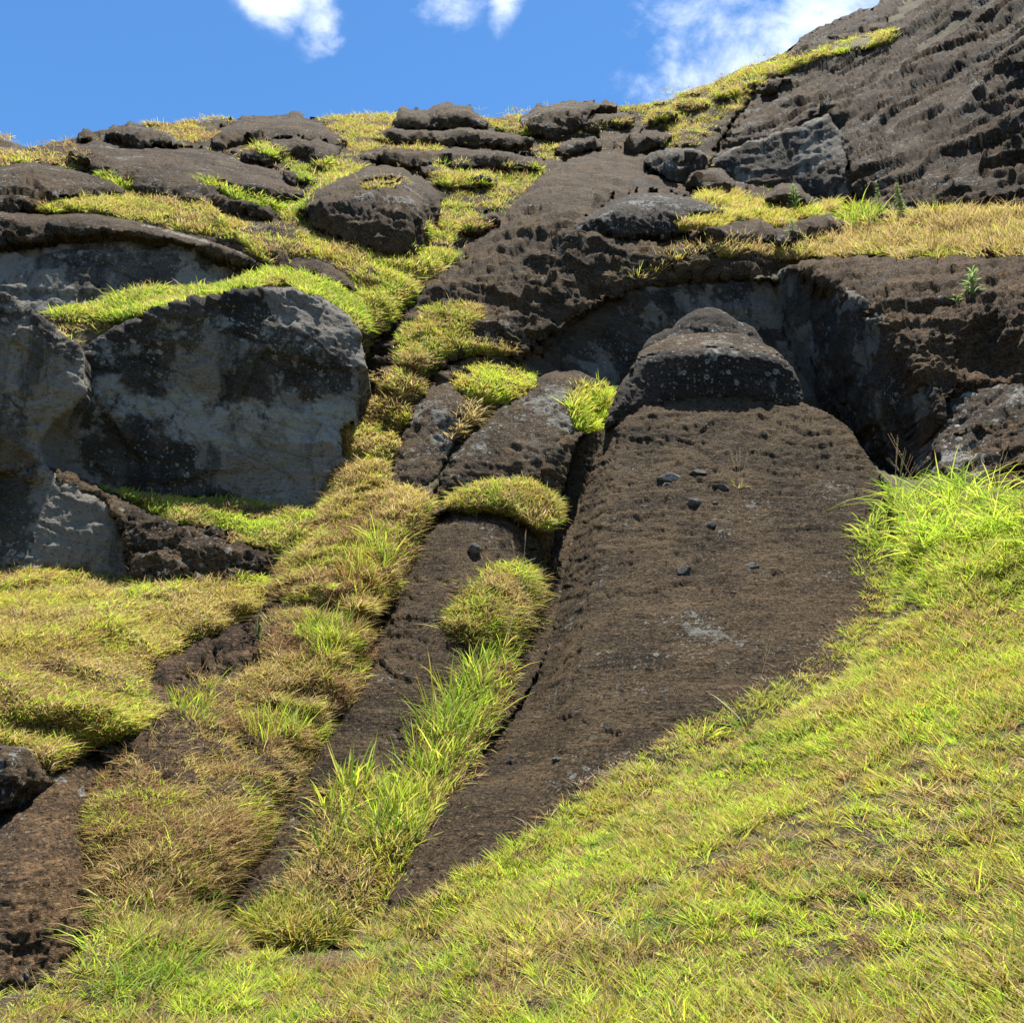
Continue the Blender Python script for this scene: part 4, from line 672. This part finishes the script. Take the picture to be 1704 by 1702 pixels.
# the near grass slope
LAWN = [(LIME, 4.2), (GOLD, 1.5), (STRAW, .9), (GREEN, .7), (RUST, .7)]
FRONT = [(-250,1760),(0,1655),(60,1632),(120,1600),(170,1540),(240,1505),(350,1510),(430,1545),(520,1550),(620,1525),(700,1505),(760,1465),(845,1415),(893,1385),(950,1330),(1050,1275),(1120,1225),(1150,1200),(1220,1180),(1280,1145),(1368,1080),(1425,1040),(1440,960),(1425,900),(1450,850),(1520,830),(1704,830),(2200,850),(2200,1900),(852,2000),(-250,1950)]
turf('grass', 'bright lime lawn of short tufts covering the near slope', 'grass', FRONT, [bspec(6800, 46, .05, .125, .0046, LAWN, spread=1.25, up=.9, rad=.036, droop=.22, sc=1.0, mess=.25, bare=(1.6, -.8), tuftcol=.9), bspec(7000, 7, .04, .12, .003, [(STRAW, 2), ([(.60,.50,.36)], 1), (RUST, 1)], spread=2.5, up=.3, rad=.08, droop=.3), bspec(6500, 36, .05, .13, .0056, LAWN, spread=1.25, up=.9, rad=.045, droop=.2, sc=1.0, mess=.3, tuftcol=.9, poly=[(560,1560),(620,1525),(700,1505),(760,1465),(845,1415),(893,1385),(950,1330),(1050,1275),(1120,1225),(1150,1200),(1220,1180),(1280,1145),(1368,1080),(1425,1040),(1440,960),(1425,900),(1500,880),(2200,900),(2200,1120),(1600,1200),(1200,1400),(900,1560)]), bspec(19000, 8, .02, .055, .0045, [(LIME, .6), (STRAW, .8), (RUST, 1.3), (GOLD, .7), (GREEN, 1.3)], spread=1.2, up=.7, rad=.06, droop=.4), bspec(2500, 6, .04, .12, .0035, [(STRAW, 2), (RUST, 1.5)], spread=1.4, up=.6, rad=.07, droop=.3),
     bspec(500, 2, .14, .26, .003, [(RUST, 2), (STRAW, 1)], spread=.4, up=.95, rad=.05, droop=.2)], base=False)
turf('grass', 'pale dead grass thatch along the lower right rim of the statue', 'grass', [(1130,1245),(1230,1200),(1290,1160),(1380,1100),(1440,1050),(1462,960),(1440,960),(1420,1040),(1360,1085),(1260,1140),(1150,1200),(980,1290),(850,1400),(860,1420),(1000,1330)], [bspec(2200, 6, .05, .16, .0045, [([(.66,.56,.42)], 3), (STRAW, 2), (RUST, 1)], spread=2.2, up=.4, rad=.09, droop=.2)], base=False)
turf('grass', 'loose grass and litter between the bottom left boulder and the foot of the narrow ridge', 'grass', [(160,1430),(250,1440),(340,1420),(400,1400),(380,1460),(360,1540),(440,1570),(300,1580),(180,1570),(165,1500)], [bspec(1500, 11, .07, .2, .006, [(RUST, 2.2), (STRAW, 1.6), (LIME, .5), (GREEN, .8)], spread=.9, up=.7, rad=.07, droop=.4)], base=False)
turf('grass', 'thin dry grass on the bare soil between the rocks of the hill', 'grass', [(-60,240),(560,190),(900,180),(1130,150),(1350,60),(1480,10),(1480,380),(1100,470),(860,640),(600,700),(600,560),(-60,560)], [bspec(9000, 9, .08, .24, .013, SUMM, own=(0, 1), bare=(.6, -.05), spread=.8, up=.7, rad=.15, droop=.5)], base=False)
turf('grass', 'thin dry grass on the bare soil of the left gully and meadow edge', 'grass', [(-60,940),(560,860),(660,860),(650,1040),(520,1300),(380,1530),(150,1600),(-60,1660)], [bspec(6000, 9, .05, .16, .007, DRYM + [(GREEN, .6)], own=(0, 1), bare=(.6, -.05), spread=.8, up=.7, rad=.09, droop=.5)], base=False)
# ================================================================== build deferred meshes
for pc in PIECES:
    pc['S'] = surf(pc); settle(pc, pc['S'][0])
for name, label, cat, group, parent, pc in DEFER:
    V, Q = pc['S']; o = make_mesh(name, V, Q, None, pc['mat'], parent); tag(o, label, cat, group, 'structure' if name == 'bedrock' else None)
for t in TURF: build_turf(t)
# ------------------------------------------------------------------ hillside sheet
cxs = np.concatenate([np.arange(-1400, -60, 24), np.arange(-60, 1770, 4), np.arange(1770, 3101, 24)]).astype(float)
nr = 620; v = np.linspace(0, 1, nr)
top = skyy(cxs) + 2; PY = top[None] + v[:, None] * (2700 - top)[None]; PX = np.repeat(cxs[None], nr, 0)
Yh = look(HY, PX, PY); P = world(PX, PY, Yh)

rows = [P]
topr = P[0]; back = []
for dy, dz in ((70, -12), (25, -1), (8, .4), (2.5, .5), (.8, .3)):
    back.append(topr + np.array([0, dy, dz]))
front = []
bt = P[-1]
for sx, Yv, dz in ((2.2, .3, -.1), (6, -4, -1.2), (16, -25, -7), (30, -90, -20)):
    front.append(np.stack([bt[:, 0] * sx, np.full(len(bt), Yv), bt[:, 2] * .6 + dz - .5 + bt[:, 0] * 0], 1))
G = np.concatenate([np.array(back), P, np.array(front)]); R_, Cn = G.shape[:2]
ii = np.arange(R_ * Cn).reshape(R_, Cn); Q = np.stack([ii[:-1, :-1], ii[1:, :-1], ii[1:, 1:], ii[:-1, 1:]], -1).reshape(-1, 4)
hill = make_mesh('hillside', G.reshape(-1, 3), Q, None, SOIL); tag(hill, kind='structure')
# ------------------------------------------------------------------ loose stones on the statue
def stone(label, px, py, wpx, hpx, mat, cat='stone', flat=.6, group='loose stones lying on the statue'):
    Y = float(look(SY, px, py)); P0 = world(px, py, Y); w = wpx / F * Y * .5; h = hpx / F * Y * .5
    import bmesh
    bm = bmesh.new(); bmesh.ops.create_icosphere(bm, subdivisions=4, radius=1.0)
    V = np.array([v.co[:] for v in bm.verts]); s = rng.uniform(0, 100)
    V *= (1 + .35 * perlin(V * 1.1 + s) + .12 * fbm(V * 3 + s, 3))[:, None]
    for _ in range(7):   # chipped flat facets
        d = rng.normal(size=3); d /= np.linalg.norm(d); c = rng.uniform(.55, .8); t = V @ d; V -= np.outer(np.clip(t - c, 0, None) * .9, d)
    V *= np.array([w, w * .8, h]) ; V += P0 + np.array([0, 0, -h * .05])
    Fc = np.array([[v.index for v in f.verts] for f in bm.faces]); bm.free()
    return tag(make_mesh('stone', V, None, Fc, mat), label, cat, group)
PALE = rock_mat('pale_stone', dark=(.2,.19,.17), mid=(.34,.32,.29), warm=(.3,.27,.22), greyamt=.1, lichen=.1, bump=.3)
STN = rock_mat('dark_stone', dark=(.06,.058,.055), mid=(.12,.115,.11), warm=(.14,.125,.11), greyamt=.3, lichen=.4, bump=.4)
for lab, x, y, w, h, m_ in (('flat pale stone, the lightest one lying on the statue', 1114, 797, 40, 18, PALE), ('small dark stone directly under the flat pale stone', 1109, 808, 20, 12, STN),
    ('grey lichened stone right of the flat pale stone', 1162, 787, 36, 14, STN), ('flat dark stone at the foot of the dry tuft on the statue', 1200, 812, 38, 14, STN),
    ('angular dark stone left of its small round neighbour', 1158, 838, 32, 18, STN), ('small round pebble right of the angular dark stone', 1191, 838, 14, 10, STN),
    ('dark stone alone in the middle of the statue torso', 1184, 875, 18, 16, STN), ('larger dark stone on the lower torso', 1138, 951, 34, 24, STN),
    ('dark flat stone right of the larger one on the lower torso', 1250, 943, 32, 18, STN), ('grey stone on the statue near the edge of the near lawn', 1105, 1152, 22, 12, STN),
    ('small stone at the rim of the dead thatch', 1385, 1066, 22, 12, STN), ('grey pebble low on the statue foot', 928, 1264, 22, 9, STN), ('tiny dark pebble left of the grey pebble on the foot', 848, 1268, 12, 9, STN),
    ('pale grey stone caught on the left edge of the statue by the trench grass', 829, 1168, 26, 16, STN), ('knob of dark stone on the narrow ridge below its turf strip', 789, 914, 30, 20, STN),
    ('white lichened stone on the lip of the right terrace', 1462, 421, 26, 12, PALE)):
    stone(lab, x, y, w, h, m_, group=None if 'terrace' in lab or 'ridge' in lab else 'loose stones lying on the statue')
# ------------------------------------------------------------------ single plants
def weed(label, px, py, hpx, leaves=60, col=(.26, .36, .11), spread=.12, group='tall weeds by the cliff foot', flat=False):
    Y = float(look(SY, px, py)); P0 = world(px, py, Y) - np.array([0, 0, .05]); H = hpx / F * Y * 1.3
    t = tag(bpy.data.objects.new('leafy_weed', None), label, 'weed', group); C.objects.link(t); t.location = P0
    V = []; Q = []; n = 6; r = .012 * H ** .5
    bend = rng.normal(0, .05, 2)
    ctr = lambda s: P0 + np.array([bend[0] * s * s * H, bend[1] * s * s * H, s * H])
    for s in np.linspace(0, 1, 8):
        for k in range(n): V.append(ctr(s) + np.array([math.cos(k / n * 6.283), math.sin(k / n * 6.283), 0]) * r * (1.1 - s))
    for i in range(7):
        for k in range(n): Q.append([i * n + k, i * n + (k + 1) % n, (i + 1) * n + (k + 1) % n, (i + 1) * n + k])
    cc = (.2, .22, .08); make_mesh('stem', V, Q, None, BLADE, t, np.tile(cc, (len(V), 1)))
    V = []; Q = []; Cc = []
    for i in range(leaves):
        s = rng.uniform(.05, 1); a = rng.uniform(0, 6.283); L = spread * H * (1.25 - .8 * s) * rng.uniform(.6, 1.2)
        d = np.array([math.cos(a), math.sin(a), rng.uniform(.3, 1.1)]); d /= np.linalg.norm(d); sd = np.cross(d, [0, 0, 1]); sd /= np.linalg.norm(sd); w = L * .09
        c0 = ctr(s); c1 = c0 + d * L * .5; c2 = c0 + d * L + np.array([0, 0, -.25 * L]); b = len(V)
        V += [c0 - sd * w * .3, c0 + sd * w * .3, c1 - sd * w, c1 + sd * w, c2 - sd * w * .15, c2 + sd * w * .15]; Q += [[b, b + 1, b + 3, b + 2], [b + 2, b + 3, b + 5, b + 4]]
        k = rng.uniform(.7, 1.3); Cc += [tuple(np.array(col) * k)] * 6
    make_mesh('leaves', V, Q, None, BLADE, t, np.array(Cc))
weed('tall leafy green weed above the golden grass left of the terrace', 1324, 350, 44, 90, spread=.3)
weed('slim green weed spike at the left end of the terrace cluster', 1466, 362, 58, 120, spread=.12)
weed('bushiest green weed spike by the cliff foot', 1502, 366, 60, 240, spread=.16)
weed('short green weed right of the bushiest spike', 1532, 366, 36, 80, spread=.16)
weed('thin pale weed furthest right in the cluster by the cliff foot', 1560, 360, 42, 90, (.26, .28, .10), spread=.12)
weed('dry brown weed stalk standing in the right terrace straw', 1652, 426, 60, 60, (.16, .12, .07), spread=.08)
weed('feathery green weed growing on the rugged right outcrop', 1620, 494, 46, 60, (.24, .34, .12), spread=.5, group=None)
weed('small green sprout left of the feathery weed on the outcrop', 1592, 502, 14, 26, (.24, .36, .12), spread=.8, group=None)
weed('bluish green upright weed beside the turf meadow in the gully', 428, 1076, 72, 90, (.10, .18, .06), spread=.16, group=None)
weed('pale leafed weed beside the edge of the terrace, below the tall leafy one', 1320, 388, 22, 40, (.2, .28, .1), spread=.6, group=None)
def clump(name, label, cat, px, py, n, l0, l1, w, mix, group=None, spread=.8, up=.8, droop=.6, rad=.03, plumes=0):
    poly = [(px - 5, py), (px, py - 4), (px + 5, py), (px, py + 4)]
    parts = [blades(poly, 1, 3 * n, (l0, l1), w, mix, spread=spread, up=up, rad=rad, droop=droop)]
    P = world(px, py, look(SY, px, py))
    for _ in range(plumes): parts.append(plume(P, np.array([rng.normal(0, .3), -.1, 1.]), l1 * rng.uniform(1.2, 1.8)))
    V, Q, T, col = join(parts); return tag(make_mesh(name, V, Q, T, BLADE, None, col), label, cat, group)
clump('grass_tuft', 'dry tuft with seed stalks growing on the upper chest of the statue', 'grass tuft', 1230, 808, 16, .12, .34, .008, [(STRAW, 2), (LIME, 1), (RUST, 1)], plumes=5)
clump('grass_tuft', 'arching green sprig at the statue rim beside the near lawn', 'grass tuft', 1242, 1212, 5, .35, .6, .013, [(LIME, 2), (GREEN, 2)], up=.95, spread=.5, plumes=1)
clump('grass_tuft', 'curled green blades left of the arching sprig at the rim', 'grass tuft', 1176, 1224, 4, .25, .42, .014, [(LIME, 2), (GREEN, 1)], up=.8, spread=.9)
clump('grass_tuft', 'long seeding grass stalks in front of the dark hollow mouth', 'grass tuft', 1486, 848, 7, .3, .6, .006, [(LIME, 1), (RUST, 1)], up=.95, spread=.4, plumes=5)
# ------------------------------------------------------------------ camera, sun, sky
cam = bpy.data.cameras.new('camera'); co = bpy.data.objects.new('camera', cam); C.objects.link(co)
co.location = (0, 0, 0); co.rotation_euler = (math.radians(90) + PITCH, 0, 0)
cam.sensor_fit = 'HORIZONTAL'; cam.sensor_width = 36; cam.lens = 36 * F / 1704; cam.clip_end = 2000; cam.clip_start = .05
bpy.context.scene.camera = co
SUN_EL, SUN_AZ = 77.0, 30.0      # degrees; azimuth from forward (+Y) towards the right (+X)
d = np.array([math.sin(math.radians(SUN_AZ)) * math.cos(math.radians(SUN_EL)), math.cos(math.radians(SUN_AZ)) * math.cos(math.radians(SUN_EL)), math.sin(math.radians(SUN_EL))])
from mathutils import Vector
sl = bpy.data.lights.new('sun', 'SUN'); sl.energy = 5.0; sl.angle = math.radians(.53); sl.color = (1, .94, .83)
so = bpy.data.objects.new('sun', sl); C.objects.link(so); so.rotation_euler = Vector(-d).to_track_quat('-Z', 'Y').to_euler(); so.location = d * 60
W = bpy.data.worlds.new('World'); bpy.context.scene.world = W; W.use_nodes = True; nt = W.node_tree; nt.nodes.clear()
wo = nt.nodes.new('ShaderNodeOutputWorld'); bg = nt.nodes.new('ShaderNodeBackground'); nt.links.new(bg.outputs[0], wo.inputs[0])
sky = nt.nodes.new('ShaderNodeTexSky'); sky.sky_type = 'NISHITA'; sky.sun_disc = False; sky.sun_elevation = math.radians(SUN_EL); sky.sun_rotation = math.radians(SUN_AZ)
sky.air_density = 1.0; sky.dust_density = .1; sky.ozone_density = 2.0; sky.altitude = 300
tc = nt.nodes.new('ShaderNodeTexCoord')
def N_(t, **k):
    n = nt.nodes.new(t)
    for a, b in k.items(): setattr(n, a, b)
    return n
def math_(op, a, b):
    n = N_('ShaderNodeMath', operation=op)
    for i, v in enumerate((a, b)):
        if isinstance(v, (int, float)): n.inputs[i].default_value = v
        else: nt.links.new(v, n.inputs[i])
    return n.outputs[0]
def cloud(px, py, rad, stretch):
    a, b = ray(px, py); c = Vector((float(a), 1, float(b))).normalized()
    s = N_('ShaderNodeVectorMath', operation='SUBTRACT'); nt.links.new(tc.outputs['Generated'], s.inputs[0]); s.inputs[1].default_value = c
    m = N_('ShaderNodeVectorMath', operation='MULTIPLY'); nt.links.new(s.outputs[0], m.inputs[0]); m.inputs[1].default_value = stretch
    l = N_('ShaderNodeVectorMath', operation='LENGTH'); nt.links.new(m.outputs[0], l.inputs[0])
    r = N_('ShaderNodeMapRange', interpolation_type='SMOOTHSTEP'); nt.links.new(l.outputs['Value'], r.inputs[0]); r.inputs[1].default_value = rad; r.inputs[2].default_value = 0
    return r.outputs[0]
nz = N_('ShaderNodeTexNoise'); nz.inputs['Scale'].default_value = 11; nz.inputs['Detail'].default_value = 9; nz.inputs['Roughness'].default_value = .62; nz.inputs['Distortion'].default_value = .2
mpn = N_('ShaderNodeMapping'); mpn.inputs['Rotation'].default_value = (0, .6, 0); mpn.inputs['Scale'].default_value = (.8, 1, 1.25); nt.links.new(tc.outputs['Generated'], mpn.inputs[0]); nt.links.new(mpn.outputs[0], nz.inputs['Vector'])
tot = None
for c in ((1270, 70, .185, (1, 1, .9)), (1180, 120, .10, (1, 1, .6)), (1360, 0, .13, (1, 1, 1)), (470, -10, .05, (.8, 1, 1.2)), (535, 40, .05, (1.5, 1, .7)), (745, -10, .055, (.8, 1, 1.2)), (838, 0, .05, (1.8, 1, .7)), (1100, -160, .12, (1, 1, 1))):
    o_ = cloud(*c); tot = o_ if tot is None else math_('MAXIMUM', tot, o_)
r = N_('ShaderNodeMapRange', interpolation_type='SMOOTHSTEP'); nt.links.new(math_('ADD', math_('MULTIPLY', tot, .26), nz.outputs[0]), r.inputs[0]); r.inputs[1].default_value = .56; r.inputs[2].default_value = .92
cm = math_('MULTIPLY', math_('MULTIPLY', r.outputs[0], .64), math_('MINIMUM', math_('MULTIPLY', tot, 4), 1.0))
mx = N_('ShaderNodeMix', data_type='RGBA'); nt.links.new(cm, mx.inputs[0]); 
hs = N_('ShaderNodeHueSaturation'); hs.inputs['Saturation'].default_value = 1.25; hs.inputs['Value'].default_value = 1.0; nt.links.new(sky.outputs[0], hs.inputs['Color'])
nt.links.new(hs.outputs[0], mx.inputs[6]); mx.inputs[7].default_value = (9.0, 9.3, 9.8, 1)
nt.links.new(mx.outputs[2], bg.inputs[0]); bg.inputs[1].default_value = .092
sc = bpy.context.scene; sc.view_settings.view_transform = 'Standard'; sc.view_settings.look = 'None'; sc.view_settings.exposure = 1.15; sc.view_settings.gamma = 1
sc.cycles.max_bounces = 6; sc.cycles.transparent_max_bounces = 4
